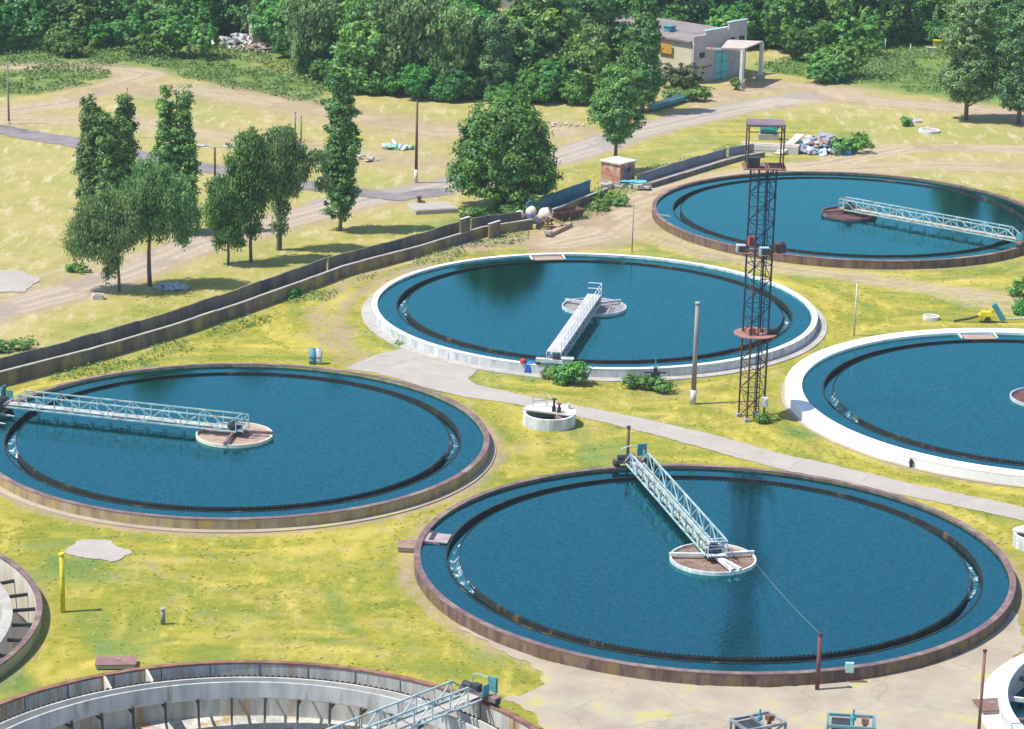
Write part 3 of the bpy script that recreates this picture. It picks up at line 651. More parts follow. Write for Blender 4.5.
# panel joints on the inner wall
for i in range(40):
    t = 2 * pi * i / 40 + .03
    if sin(t) > .05:
        b = MB(); r = TK['F'][2] - .37; b.box((cos(t) * r, sin(t) * r, -.1), (.02, .07, 1.75), t); b.build('panel_joint', conc_d, tF)
tG = empty_tank('G', 'drained round tank with green stained wall at the left edge', wallG, plum, teeth=False, brackets=False, depth=2.4, inner=mat('pale inner panels', (.60, .57, .48), (.5, .46, .36), scale=.9, stretch=(1, 1, .12)))
b = MB(); ringwall(b, 17.3, 16.85, -2.8, .35, 120); b.build('inner_ring_wall', wallin_b, tG)
ringwall(MB(), 17.35, 16.7, .35, .45, 120).build('ring_coping', conc, tG)
for i in range(44):
    t = 2 * pi * i / 44; d = Vector((cos(t), sin(t), 0)); MB().bar(d * 17.3 + Vector((0, 0, -.2)), d * 18.85 + Vector((0, 0, -.2)), .16, .2).build('radial_beam', dark, tG)
tH = empty_tank('H', 'round tank with pale concrete rim at the lower right corner', wallC, rimC, rimw=.55, teeth=False, brackets=False, inner=wallin_b, depth=1.6)
MB().lathe([(TK['H'][2] - .05, 0), (TK['H'][2] - .05, .10), (TK['H'][2] + 1.1, .09), (TK['H'][2] + 1.1, 0)], 128).build('apron', conc_l, tH)
b = MB(); ringwall(b, 11.2, 10.9, -1.7, .2, 100); b.build('inner_ring_wall', whitep, tH)
for i in range(24):
    t = 2 * pi * i / 24; d = Vector((cos(t), sin(t), 0)); MB().bar(d * 11.1 + Vector((0, 0, 0)), d * 12.8 + Vector((0, 0, 0)), .2, .25).build('radial_beam', whitep if i % 2 else rust, tH)
o = MB().lathe([(12.84, -.9), (.02, -.9)], 96).build('water', WATER, None, loc=(TK['H'][0], TK['H'][1], 0)); tag(o, kind='structure')
bF = bridge('F', ang('F', 484, 698, RZ), 'teal truss bridge with bulky end carriage over the drained tank at the bottom', teal, teal, zb=1.2, h=1.1, deck_m=conc)
g = TK['F']; MB().lathe([(1.5, -4.6), (1.5, .5), (.01, .5)], 32).build('centre_column', conc, tF)

# cover plates over the outlet pipes outside the tanks
def cover(x, y, wx, wy, rz, label, m=plum):
    g = at(x, y); r = empty('hatch_cover', (g.x, g.y, .06), label, 'hatch cover', 'steel hatch covers outside the tanks', rz)
    MB().box((0, 0, .12), (wx, wy, .24)).build('kerb', conc, r); MB().box((0, 0, .27), (wx + .15, wy + .15, .06)).build('plate', m, r)
    b = MB(); b.bar((.25, 0, .3), (.25, 0, .42), .05); b.bar((-.05, 0, .42), (.25, 0, .42), .05); b.bar((-.05, 0, .3), (-.05, 0, .42), .05); b.build('handle', greypaint, r)
cover(116, 666, 2.3, 1.2, -.0 + .1, 'rusty steel hatch cover on the grass above the drained tank', mat('old rose plate', (.26, .15, .15), (.2, .11, .1)))
cover(408, 549, 1.3, 1.4, .0, 'brown steel hatch cover left of the front tank', mat('brown plate', (.30, .2, .16), (.24, .15, .12)))
cover(990, 710, 1.5, 1.6, .2, 'dark brown hatch cover beside the pale round tank', mat('dark brown plate', (.17, .09, .08), (.2, .12, .1)))

# ---------------------------------------------------------------- lattice tower
def tower():
    g = at(751, 418); r = empty('lattice_tower', (g.x, g.y, 0), 'tall rusty lattice tower with three platforms between the whitewashed tank and the path', 'tower', None, radians(21))
    Ht, a = 20.3, .74; rs = mat('rusty lattice', (.17, .085, .04), (.09, .055, .05), scale=.5); bl = mat('dark blue lattice', (.02, .05, .10), (.035, .05, .075), scale=.8, c3=(.12, .06, .04), scale3=.7, lo3=.58, hi3=.64)
    cs = [(a, a), (-a, a), (-a, -a), (a, -a)]
    # corner legs: rusty lower section, blue upper section
    for i, (x, y) in enumerate(cs):
        b = MB(); b.bar((x, y, 0), (x, y, 7), .12); b.build('leg', rs, r); b = MB(); b.bar((x, y, 7), (x, y, Ht), .115); b.build('leg', bl, r)
    for i in range(4):
        (xa, ya), (xb, yb) = cs[i], cs[(i + 1) % 4]
        for z0, z1, m in ((0, 7, rs), (7, 13.7, bl), (13.7, Ht, bl)):
            b = MB(); n = 6; dz = (z1 - z0) / n
            for j in range(n):
                z = z0 + j * dz; b.bar((xa, ya, z), (xb, yb, z), .045)
                if (j + i) % 2: b.bar((xa, ya, z), (xb, yb, z + dz), .045)
                else: b.bar((xb, yb, z), (xa, ya, z + dz), .045)
            b.build('lattice_panel', m, r)
    # inner climbing legs seen between the corners
    b = MB()
    for x, y in ((.25, -a), (-.15, -a)): b.bar((x, y, 0), (x, y, Ht), .05)
    for j in range(60): b.bar((.25, -a, .3 + j * .33), (-.15, -a, .3 + j * .33), .03)
    b.build('ladder', bl, r)
    p = mat('pinkish rust plate', (.34, .18, .15), (.26, .13, .11), scale=1.5)
    b = MB(); b.lathe([(1.7, 6.93), (1.7, 7.0), (.01, 7.0), (.01, 6.93)], 28, closed=True); o = b.build('round_platform', p, r)
    b = MB(); b.box((-.5, -.2, 7.25), (.6, .5, .45)); b.cyl((-.55, -.2, 7.45), (-.55, -.2, 7.7), .2, .12, 10); b.box((.6, .2, 7.12), (.4, .3, .2)); b.build('rusty_box', mat('orange rust', (.38, .16, .1), (.25, .1, .07)), r)
    b = MB(); q = Matrix.Rotation(radians(-21), 3, 'Z'); pts = [(1.0, -.1, 7.05), (1.7, -.1, 7.25), (2.05, -.1, 7.75), (2.2, -.1, 8.5)]
    pts = [q @ Vector(v) for v in pts]
    for i_, (u, v) in enumerate(zip(pts[:-1], pts[1:])): b.cyl(u, v, (.3, .24, .14)[i_], (.24, .14, .03)[i_], 8)
    b.build('curved_bracket', dark, r)
    b = MB(); q = Matrix.Rotation(radians(-21), 3, 'Z'); b.box((0, 0, 13.55), (2.7, 2.0, .08), radians(-21)); b.build('middle_platform', rust, r)
    for x, y, c, s in ((-1.5, -.3, greypaint, .7), (.25, -1.0, mat('pale blue box', (.35, .55, .62), (.25, .42, .5)), .75), (1.55, .3, plum, .9)):
        v = q @ Vector((x, y, 0)); b = MB(); b.box((v.x, v.y, 13.85), (s, s * .8, s * .85), radians(-21)); o = b.build('floodlight', c, r)
        b = MB(); b.box((v.x - .02, v.y - s * .4 - .03, 13.85), (s * .8, .05, s * .65), radians(-21)); b.build('lens', dark, o)
    b = MB(); b.box((-.6, .3, 14.35), (.5, .4, .7)); b.build('junction_box', redp, r)
    b = MB(); b.box((0, 0, 20.3), (3.3, 2.5, .1), radians(-21)); b.build('top_platform', rust, r)
    b = MB()
    for x, y in ((-1.35, -1.1), (1.35, -1.1), (1.35, 1.1), (-1.35, 1.1)):
        v = q @ Vector((x, y, 0)); b.bar((v.x, v.y, 20.3), (v.x, v.y, 23.7), .09)
    for zz, tt in ((21.3, .04), (23.2, .07)):
        c = [q @ Vector((x, y, zz)) for x, y in ((-1.35, -1.1), (1.35, -1.1), (1.35, 1.1), (-1.35, 1.1))]
        for i in range(4): b.bar(c[i], c[(i + 1) % 4], tt)
    b.build('top_cage', rs, r)
    v = q @ Vector((0, 0, 0)); MB().box((0, 0, 23.72), (2.9, 2.3, .14), radians(-21)).build('top_roof', mat('mauve sheet', (.16, .12, .16), (.22, .16, .18)), r)
    v = q @ Vector((-.9, -.6, 0)); MB().box((v.x, v.y, 20.75), (1.0, .8, .8), radians(-21)).build('equipment_box', dark, r)
    v = q @ Vector((.95, -.75, 0)); b = MB(); b.box((v.x, v.y, 1.6), (.5, .4, .75), radians(-21)); b.cyl((v.x, v.y - .2, 1.75), (v.x, v.y - .28, 1.75), .15, n=12); b.build('meter_box', whitep, r)
    b = MB()
    for x, y in cs: b.box((x, y, .1), (.5, .5, .3))
    b.build('footing', conc, r)
tower()

# ---------------------------------------------------------------- poles
def pole(x, yb, yt, r0, r1, m, label, base=None, cat='pole', cap=None, name='pole', n=10, tiltx=0):
    g = at(x, yb); h = hgt(x, yb, yt); r = empty(name, (g.x, g.y, 0), label, cat)
    hb = base or 0
    MB().cyl((0, 0, hb), (tiltx, 0, h), r0, r1, n).build('shaft', m, r, True)
    if base: MB().cyl((0, 0, 0), (0, 0, base), r0 * 1.18, r0 * 1.15, n).build('base', whitep, r, True)
    if cap: MB().cyl((tiltx, 0, h), (tiltx, 0, h + .08), r1 * 1.5, r1 * 1.2, n).build('cap', cap, r)
    return r, h
pole(693, 404, 303, .21, .15, pole_c, 'thick concrete pole with whitewashed foot between tank and path', 1.2, name='concrete_pole', cap=conc)
pole(854, 336, 282, .09, .06, conc_l, 'thin pale pole on the grass behind the white rimmed tank', None, name='steel_pole', cap=greypaint)
pole(632, 252, 206, .06, .045, pole_c, 'thin grey pole behind the whitewashed tank', None, name='steel_pole', cap=dark)
pole(416, 183, 100, .17, .11, wood, 'brown timber pole with pale foot beside the asphalt road', 1.5, name='timber_pole', cap=dark)
pole(9, 124, 60, .13, .09, pole_c, 'grey pole at the left edge of the field beside the asphalt road', .3, name='concrete_pole', cap=dark)
pole(295, 142, 112, .13, .11, pole_c, 'left of two short pale poles in the dry field', .3, name='concrete_pole', cap=conc)
pole(301, 146, 116, .11, .09, pole_c, 'right of two short pale poles in the dry field', .3, name='concrete_pole', cap=conc)
pole(128, 138, 88, .13, .08, pole_c, 'pale pole behind the left poplars', .3, name='concrete_pole', cap=conc)
pole(63, 612, 554, .15, .15, yel, 'bright yellow pipe standing in the grass at the left', None, name='yellow_pipe', cap=yel, cat='pipe')
pole(163, 624, 609, .15, .13, pole_c, 'short concrete bollard in the grass above the drained tank', None, name='bollard', cap=conc, cat='bollard')
pole(627, 470, 427, .12, .12, wood, 'brown post behind the bridge end of the front tank', None, name='post', cap=dark, cat='post')
P1, hP1 = pole(817, 690, 634, .13, .13, mat('maroon steel', (.14, .05, .06), (.18, .08, .08)), 'maroon steel post in front of the front tank holding a thin wire', None, name='post', cap=dark, cat='post')
pole(978, 740, 651, .1, .09, rust, 'slim rusty post beside the pale round tank at the lower right', None, name='post', cap=dark, cat='post')
# wire from the post to the centre well
b = MB(); p0 = Vector((P1.location.x, P1.location.y, hP1)); p1 = Vector((TK['A'][0] + 2.7, TK['A'][1] - .8, .95)); pts = [p0.lerp(p1, i / 12) - Vector((0, 0, 4 * .15 * (i / 12) * (1 - i / 12))) for i in range(13)]
tag(b.tube(pts, .009, 5).build('wire', pole_c), 'thin pale wire from the maroon post to the centre well', 'wire')
# street lamp with two arms
g = at(215, 180); h = 3.6; r = empty('street_lamp', (g.x, g.y, 0), 'short brown lamp post with two horizontal lamp heads beside the poplars', 'street lamp')
MB().cyl((0, 0, 0), (0, 0, h), .13, .11, 10).build('shaft', wood, r, True)
for s in (-1, 1):
    MB().bar((0, 0, h - .05), (s * .9, 0, h + .1), .08).build('arm', greypaint, r)
    b = MB(); b.lathe([(.01, -.12), (.22, -.1), (.3, 0), (.22, .1), (.01, .14)], 12); b.v = [(v[0] * 2.1 + s * 1.4, v[1], v[2] + h + .12) for v in b.v]; b.build('lamp_head', greypaint, r, True)
# teal valve marker by the wall
g = at(847, 682); r = empty('marker_sign', (g.x, g.y, 0), 'small teal plate on a short post at the front tank wall', 'sign'); MB().cyl((0, 0, 0), (0, 0, .75), .05, n=8).build('post', rust, r)
b = MB(); b.box((.1, 0, .95), (.5, .22, .62)); b.build('plate', mat('aqua paint', (.35, .6, .58), (.3, .5, .5)), r); b = MB(); b.bar((.1, -.1, .05), (1.2, -.05, .08), .1); b.build('foot_bar', rust, r)

# ---------------------------------------------------------------- small round valve chamber
def chamber(x, y, R, h, label, full=True):
    g = at(x, y); r = empty('valve_chamber', (g.x, g.y, 0), label, 'valve chamber', None)
    ringwall(MB(), R, R - .22, -.8, h - .002, 40).build('wall', mat('peeling whitewash', (.66, .68, .68), (.45, .48, .50), scale=1.6, stretch=(1, 1, .3)), r)
    MB().lathe([(R - .2, -.3), (.01, -.3)], 40).build('floor', conc_d, r)
    pts = [(cos(t) * (R + .08), sin(t) * (R + .08)) for t in [radians(-28 + i * 198 / 22) for i in range(23)]]
    MB().prism(pts, h, h + .12).build('cover_slab', conc_l, r)
    if full:
        b = MB(); q = [(-1.3, .9), (-.2, 1.25), (.3, .3)]
        for a_, c_ in zip(q[:-1], q[1:]):
            for zz in (h + .6, h + 1.0): b.cyl((*a_, zz), (*c_, zz), .03, n=6)
        for p_ in q: b.cyl((*p_, h), (*p_, h + 1.0), .035, n=6)
        b.build('railing', greypaint, r)
        for (xx, yy, hh) in ((.35, -.1, 1.25), (.75, -.35, .95)):
            b = MB(); b.cyl((xx, yy, -.3), (xx, yy, h + hh - .15), .12, .08, 10); b.box((xx, yy, h + .3), (.3, .3, .4)); v = b.build('valve', dark, r)
            b = MB(); b.lathe([(.2, -.03), (.24, 0), (.2, .03), (.16, 0)], 16, (xx, yy, h + hh - .12), closed=True); b.bar((xx - .2, yy, h + hh - .12), (xx + .2, yy, h + hh - .12), .04); b.build('handwheel', redp if hh < 1 else dark, v)
        MB().cyl((.5, -.6, h - .15), (1.3, -1.0, h - .35), .16, n=12).build('pipe', rust, r, True)
        b = MB(); b.cyl((1.55, .8, h + .1), (1.55, .8, h + .45), .1, n=10); b.cyl((1.55, .8, h + .45), (1.55, .8, h + .6), .2, .02, n=10); b.build('vent_cap', greypaint, r)
    return r
chamber(549, 424, 2.05, .95, 'small round whitewashed chamber with valves beside the path')
chamber(1032, 546, 1.35, .9, 'round whitewashed chamber cut by the right edge near the front tank', False)

# gantries at the bottom edge
def gantry(x, y, rz, label, m, s=1.0):
    g = at(x, y); r = empty('valve_gantry', (g.x, g.y, .05), label, 'valve gantry', 'valve gantries at the bottom edge', rz)
    W, D, Hh = 2.6 * s, 1.7 * s, 1.35 * s
    for sx in (-1, 1):
        for sy in (-1, 1): MB().bar((sx * W / 2, sy * D / 2, 0), (sx * W / 2, sy * D / 2, Hh), .13).build('leg', m, r)
    b = MB()
    for sy in (-1, 1): b.bar((-W / 2, sy * D / 2, Hh), (W / 2, sy * D / 2, Hh), .15)
    for sx in (-1, 1): b.bar((sx * W / 2, -D / 2, Hh), (sx * W / 2, D / 2, Hh), .15)
    b.bar((0, -D / 2, Hh), (0, D / 2, Hh), .13); b.build('top_frame', m, r)
    MB().box((-W * .22, 0, Hh - .35), (W * .42, D * .8, .5)).build('valve_box', dark, r)
    b = MB(); b.cyl((.1, 0, .2), (.1, 0, Hh + .75), .06, n=8); b.cyl((.1, 0, Hh + .1), (.1, 0, Hh + .3), .16, n=10); b.build('spindle', tealp, r)
    b = MB(); b.cyl((W * .3, 0, 0), (W * .3, 0, Hh + .15), .12, n=10); b.box((W * .3, 0, Hh + .1), (.4, .4, .3)); b.build('actuator', rust, r)
    MB().bar((-W / 2, -D / 2, 0), (W / 2, -D / 2, Hh), .08).build('brace', m, r)
    MB().box((0, 0, -.02), (W + .4, D + .4, .12)).build('base_slab', conc, r)
gantry(757, 744, .5, 'grey and white framed valve gantry at the bottom edge below the front tank', mat('dirty grey paint', (.30, .33, .36), (.14, .17, .20), scale=1.2))
gantry(850, 744, -.1, 'teal framed valve gantry at the bottom edge below the front tank', mat('strong teal paint', (.07, .27, .31), (.12, .22, .25)))

# ---------------------------------------------------------------- concrete flume
def flume(pts, label, wn, wf, gap, near_m, far_m, cap_m, seed=1, jog=.06):
    root = empty('concrete_channel', (0, 0, 0), label, 'channel wall', 'raised concrete channels along the field')
    rnd = random.Random(seed); q = []
    for (x0, y0), (x1, y1) in zip(pts[:-1], pts[1:]):
        L = hypot(x1 - x0, y1 - y0); k = max(1, round(L / 3)); q += [(x0 + (x1 - x0) * i / k, y0 + (y1 - y0) * i / k) for i in range(k)]
    q.append(pts[-1])
    N = len(q) - 1; nb, fb, cb, fl, cf = MB(), MB(), MB(), MB(), MB()
    for i in range(N):
        x0, y0 = q[i]; x1, y1 = q[i + 1]; L = hypot(x1 - x0, y1 - y0); a = atan2(y1 - y0, x1 - x0); nx, ny = -sin(a), cos(a)
        t = i / N; hn = wn[0] + (wn[1] - wn[0]) * t + rnd.uniform(-jog, jog) * .5; hf = wf[0] + (wf[1] - wf[0]) * t + rnd.uniform(-jog, jog)
        mx, my = (x0 + x1) / 2, (y0 + y1) / 2; of = rnd.uniform(-.02, .02)
        nb.box((mx + nx * (.1 + of), my + ny * (.1 + of), hn / 2 - .1), (L - .03, .2, hn + .2), a)
        cb.box((mx + nx * (.1 + of), my + ny * (.1 + of), hn + .043), (L + .01, .27, .08), a)
        fb.box((mx + nx * (gap + of), my + ny * (gap + of), hf / 2 - .1), (L - .03, .16, hf + .2), a)
        fl.box((mx + nx * gap / 2, my + ny * gap / 2, .2), (L + .05, gap - .3, .1), a)
    nb.build('near_wall', near_m, root); fb.build('far_wall', far_m, root); cb.build('coping', conc, root); fl.build('channel_floor', conc_d, root)
    return root
fl_near = mat('stained near channel wall', (.21, .16, .12), (.11, .09, .08), scale=.7, stretch=(1, 1, .4), c3=(.34, .26, .07), scale3=.3, lo3=.48, hi3=.62)
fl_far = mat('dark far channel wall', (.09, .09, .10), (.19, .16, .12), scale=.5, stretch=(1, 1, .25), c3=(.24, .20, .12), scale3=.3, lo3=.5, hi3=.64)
flume(FLUME1, 'long stained concrete channel running from the left edge past the trees', (1.2, .95), (1.75, 1.45), 2.0, fl_near, fl_far, conc_l, 1)
flume(FLUME2, 'short concrete channel with teal painted inside left of the brick hut', (.9, .8), (1.7, 1.5), 2.2, fl_near, mat('teal painted concrete', (.05, .17, .23), (.09, .22, .27), scale=.8), conc_l, 2)
flume(FLUME3, 'grey concrete channel between the brick hut and the junk heap', (.55, .5), (1.25, 1.2), 1.9, conc_d, mat('slate concrete', (.19, .20, .24), (.26, .26, .29), scale=.5, stretch=(1, 1, .3)), conc_l, 3)
g1, g2 = at(455, 235), at(474, 229); a = atan2(g2.y - g1.y, g2.x - g1.x)
for x, y, ww, hh, lb in ((464, 246, 1.5, 2.4, 'tall stained slab rising above the channel behind the whitewashed tank'), (494, 237, 1.9, 1.5, 'second raised slab on the channel nearer the mixers')):
    g = at(x, y); b = MB(); b.box((0, 0, hh / 2), (ww, .22, hh), a); r = empty('concrete_slab_wall', (g.x, g.y + (1.7 if ww < 1.7 else -.1), 0), lb, 'slab'); b.build('slab', fl_near, r); MB().box((0, 0, hh + .032), (ww + .06, .28, .06), a).build('coping', conc_l, r)
# end block of the channel by the junk heap
g = at(770, 152); r = empty('channel_end_block', (g.x, g.y, 0), 'pale concrete end block of the channel behind the tower', 'concrete block', None, -.12)
MB().box((0, 0, .45), (6.5, 1.6, .9)).build('block', conc_l, r); MB().box((0, 0, .95), (6.7, 1.0, .1)).build('top_slab', mat('pink slab', (.5, .4, .36), (.42, .34, .3)), r)
g = at(769, 141); r = empty('pump', (g.x, g.y + 1, .0), 'teal pump behind the channel end seen through the tower top', 'pump')
b = MB(); b.cyl((-1, 0, 1.2), (.4, 0, 1.2), .5, n=16); b.cyl((.4, 0, 1.2), (.9, 0, 1.2), .7, .6, 16); b.build('motor', mat('sea green paint', (.02, .28, .27), (.03, .2, .22)), r, False); b = MB(); b.tube([(.8, 0, 1.2), (1.2, 0, 1.9), (.4, 0, 2.3), (-.6, 0, 2.2)], .25, 10); b.build('pipe', tealp, r); MB().box((0, 0, .35), (2.4, 1.2, .7)).build('plinth', conc, r)

# slab by the road with dark object
g = at(432, 210); r = empty('foundation_slab', (g.x, g.y, 0), 'low square concrete foundation slab beside the road left of the big round tree', 'slab', None, .35); MB().box((0, 0, .18), (4.6, 3.6, .5)).build('slab', conc, r); MB().box((0, 0, .45), (4.2, 3.2, .06)).build('cap', pave, r)
g = at(419, 207); r = empty('pipe_stump', (g.x, g.y, .45), 'rusty pipe stump on the foundation slab', 'pipe'); b = MB(); b.cyl((0, 0, 0), (0, 0, .6), .2, .18, 10); b.cyl((0, 0, .1), (.6, -.1, .15), .15, n=10); b.build('elbow', rust, r); MB().cyl((0, 0, .6), (0, 0, .66), .3, n=12).build('flange', dark, r)

# concrete mixers and skip by the channel
def mixer(x, y, rz, label, m, s=1.0):
    g = at(x, y); r = empty('concrete_mixer', (g.x, g.y, 0), label, 'mixer', 'concrete mixers by the channel', rz)
    T = Matrix.Rotation(radians(50), 3, 'Y')
    b = MB(); b.lathe([(.05, -.7), (.45, -.65), (.72, -.2), (.74, .15), (.42, .7), (.38, .78), (.34, .7), (.6, .1), (.1, -.5)], 20); b.v = [tuple(T @ Vector(v) * s + Vector((0, 0, 1.35 * s))) for v in b.v]; d = b.build('drum', m, r, True)
    b = MB(); b.lathe([(.4, .66), (.46, .72), (.4, .8), (.34, .72)], 18, closed=True); b.v = [tuple(T @ Vector(v) * s + Vector((0, 0, 1.35 * s))) for v in b.v]; b.build('mouth_ring', dark, d)
    b = MB()
    for sy in (-.75, .75): b.bar((-.6 * s, sy * s, .2), (0, sy * s, 1.35 * s), .1); b.bar((.6 * s, sy * s, .2), (0, sy * s, 1.35 * s), .1); b.bar((-.6 * s, sy * s, .2), (.7 * s, sy * s, .2), .1)
    b.build('frame', rust, r)
    for sy in (-.85, .85): MB().cyl((-.5 * s, sy * s - .06, .3), (-.5 * s, sy * s + .06, .3), .3, n=16).build('wheel', dark, r)
    MB().box((-.75 * s, 0, .9 * s), (.5, .7, .6)).build('engine_box', mat('violet blue paint', (.18, .2, .42), (.12, .14, .3)), r)
mixer(519, 224, .3, 'leftmost and smallest cream mixer drum at the channel', cream, .68)
mixer(531, 222, 1.2, 'middle cream mixer with violet engine box at the channel', cream, .78)
mixer(545, 228, -.2, 'rightmost and largest cream mixer beside the yellow chute', cream, 1.02)
g = at(555, 229); r = empty('loading_chute', (g.x, g.y, 0), 'yellow sheet metal chute on the ground right of the cream mixers', 'chute', None, .45)
b = MB(); b.add([(-.9, -.7, 1.5), (-.9, .7, 1.5), (1.3, .35, .15), (1.3, -.35, .15), (-.9, -.7, 1.42), (-.9, .7, 1.42), (1.3, .35, .07), (1.3, -.35, .07)], [(0, 3, 2, 1), (4, 5, 6, 7), (0, 1, 5, 4), (1, 2, 6, 5), (2, 3, 7, 6), (3, 0, 4, 7)]); b.build('sheet', mat('mustard paint', (.62, .46, .12), (.7, .58, .3)), r)
b = MB(); b.bar((-.9, -.7, 1.45), (1.3, -.35, .35), .12); b.bar((-.9, .7, 1.45), (1.3, .35, .35), .12); b.build('side_lip', cream, r); MB().bar((-.8, 0, 0), (-.8, 0, 1.4), .12).build('leg', rust, r)
g1, g2 = at(548, 237), at(570, 226); b = MB(); d = (g2 - g1); r = empty('kerb_beam', (g1 + g2) / 2, 'brown concrete beam lying in front of the mixers', 'beam', None, atan2(d.y, d.x)); MB().box((0, 0, .2), (d.length, .6, .4)).build('beam', mat('brown beam', (.34, .22, .17), (.42, .3, .22)), r); MB().box((-d.length / 2 - .02, 0, .5), (.5, .7, .3)).build('end_stone', conc, r)
g = at(566, 219); r = empty('steel_skip', (g.x, g.y, .0), 'dark rusty steel skip right of the yellow chute', 'skip', None, .62)
b = MB(); W, L2, hh = .8, 1.9, 1.0
vs = [(-L2 * .8, -W * .7, .1), (L2 * .8, -W * .7, .1), (L2 * .8, W * .7, .1), (-L2 * .8, W * .7, .1), (-L2, -W, hh), (L2, -W, hh), (L2, W, hh), (-L2, W, hh)]
vi = [(x * .93, y * .9, z + (.08 if z < .5 else 0)) for x, y, z in vs]
b.add(vs + vi, [(3, 2, 1, 0), (0, 1, 5, 4), (1, 2, 6, 5), (2, 3, 7, 6), (3, 0, 4, 7), (8, 9, 10, 11), (12, 13, 9, 8), (13, 14, 10, 9), (14, 15, 11, 10), (15, 12, 8, 11), (4, 5, 13, 12), (5, 6, 14, 13), (6, 7, 15, 14), (7, 4, 12, 15)])
b.build('tub', mat('dark brown rust', (.10, .05, .045), (.16, .09, .07)), r); b = MB()
for s in (-.6, 0, .6): b.bar((s * L2, -W * .98, .3), (s * L2, -W * 1.02, hh), .1)
b.build('rib', rust, r)

# brick hut
g = at(617, 187); r = empty('brick_hut', (g.x + .1, g.y + 1.6, 0), 'small square brick hut with flat concrete roof under the round tree', 'hut', None, radians(-40))
W = 2.6; b = MB(); b.box((0, 0, 1.25), (W, W, 2.5)); b.build('wall', brickm, r); MB().box((0, 0, 2.58), (W + .35, W + .35, .16)).build('roof', conc_l, r)
MB().box((0, -W / 2 - .03, .3), (W + .1, .08, .5)).build('plinth', conc, r)
b = MB(); b.box((W / 2 + .03, .1, 1.35), (.1, 1.3, 1.5)); o = b.build('door', mat('violet grey door', (.16, .14, .2), (.25, .2, .24)), r); MB().box((W / 2 + .1, .1, 1.75), (.04, .7, .5)).build('vent', dark, o)
for a_ in (0,):
    g = at(625, 189); r = empty('rubble_ledge', (g.x, g.y + .3, 0), 'broken concrete ledge with teal sheets below the brick hut', 'ledge', None, -.05)
    b = MB(); rnd = random.Random(5)
    for i in range(16): b.box((rnd.uniform(-3, 3.6), rnd.uniform(-.6, .5), rnd.uniform(.1, .4)), (rnd.uniform(.4, 1.3), rnd.uniform(.3, .7), rnd.uniform(.2, .5)), rnd.uniform(0, 3))
    b.build('rubble', conc, r); b = MB()
    for i in range(5): b.box((rnd.uniform(-.6, 1.8), rnd.uniform(0, .5), .75), (rnd.uniform(.6, 1), .5, .06), rnd.uniform(-.4, .4), Matrix.Rotation(.3, 3, 'X'))
    b.build('teal_sheet', mat('aqua sheet', (.12, .45, .5), (.08, .36, .44)), r)

# heaps
def heap(x, y, wx, wy, h, label, mats, seed, n=70, name='rubble_heap', sz=(.3, 1.2)):
    g = at(x, y); r = empty(name, (g.x, g.y, 0), label, 'rubble heap'); rnd = random.Random(seed); bs = [MB() for _ in mats]
    for i in range(n):
        a_, q = rnd.uniform(0, 2 * pi), rnd.random() ** .6; xx, yy = cos(a_) * q * wx / 2, sin(a_) * q * wy / 2; zt = h * (1 - q * q)
        bs[i % len(mats)].box((xx, yy, rnd.uniform(.1, 1) * zt + .08), (rnd.uniform(*sz), rnd.uniform(*sz) * .6, rnd.uniform(*sz) * .3), rnd.uniform(0, pi), Matrix.Rotation(rnd.uniform(-.6, .6), 3, 'X') @ Matrix.Rotation(rnd.uniform(-.5, .5), 3, 'Y'))
    for q, (m, nm) in zip(bs, mats): q.build(nm, m, r)
    return r
white_j = mat('pale debris', (.62, .63, .68), (.5, .5, .55)); blue_j = mat('blue debris', (.05, .28, .45), (.1, .35, .5)); brown_j = mat('brown debris', (.4, .3, .24), (.3, .22, .18))
heap(820, 150, 7.5, 6, 1.6, 'heap of blue and white scrap beside the green bush behind the farthest tank', [(white_j, 'pale_scrap'), (blue_j, 'blue_scrap'), (brown_j, 'brown_scrap'), (mat('mauve debris', (.4, .38, .5), (.3, .3, .4)), 'mauve_scrap')], 4, 160, sz=(.4, 1.7))
g = at(789, 152); r = empty('leaning_slab', (g.x, g.y, .0), 'long pale slab leaning on the scrap heap', 'slab', None, .95); MB().box((0, 0, .9), (5.2, 1.0, .18), 0, Matrix.Rotation(-.3, 3, 'Y')).build('slab', conc_l, r); MB().box((1.4, 0, .6), (.4, 1.2, 1.2)).build('prop', conc, r)
heap(234, 46, 9, 4, 1.7, 'pale grey rubble heap at the wood edge', [(white_j, 'pale_rubble'), (conc, 'grey_rubble')], 6, 120)
heap(258, 51, 9, 3, 1.1, 'pinkish brown rubble heap right of the pale heap at the wood edge', [(brown_j, 'brown_rubble'), (sludge_p, 'pink_rubble'), (conc_l, 'pale_rubble')], 7, 90)
heap(172, 288, 3.2, 2.2, .35, 'flat pile of pale bluish gravel in the shade under the trees', [(mat('bluish gravel', (.42, .5, .54), (.34, .42, .46)), 'gravel')], 8, 160, sz=(.15, .5))
heap(335, 158, 10, 5, .6, 'scattered pale rubble in the dry field behind the lone poplar', [(conc_l, 'pale_rubble'), (conc, 'grey_rubble')], 9, 60)
heap(398, 149, 4.5, 1.6, .7, 'teal scrap sheets lying in the dry field left of the timber pole', [(mat('faded teal sheet', (.25, .5, .42), (.3, .55, .5)), 'teal_sheet'), (conc_l, 'pale_scrap')], 10, 14, sz=(.5, 1.3))
heap(555, 125, 8, 2.5, .12, 'thin scatter of pale rubble behind the big round tree', [(mat('straw coloured debris', (.5, .45, .36), (.42, .37, .28)), 'pale_rubble')], 12, 40, sz=(.15, .6))
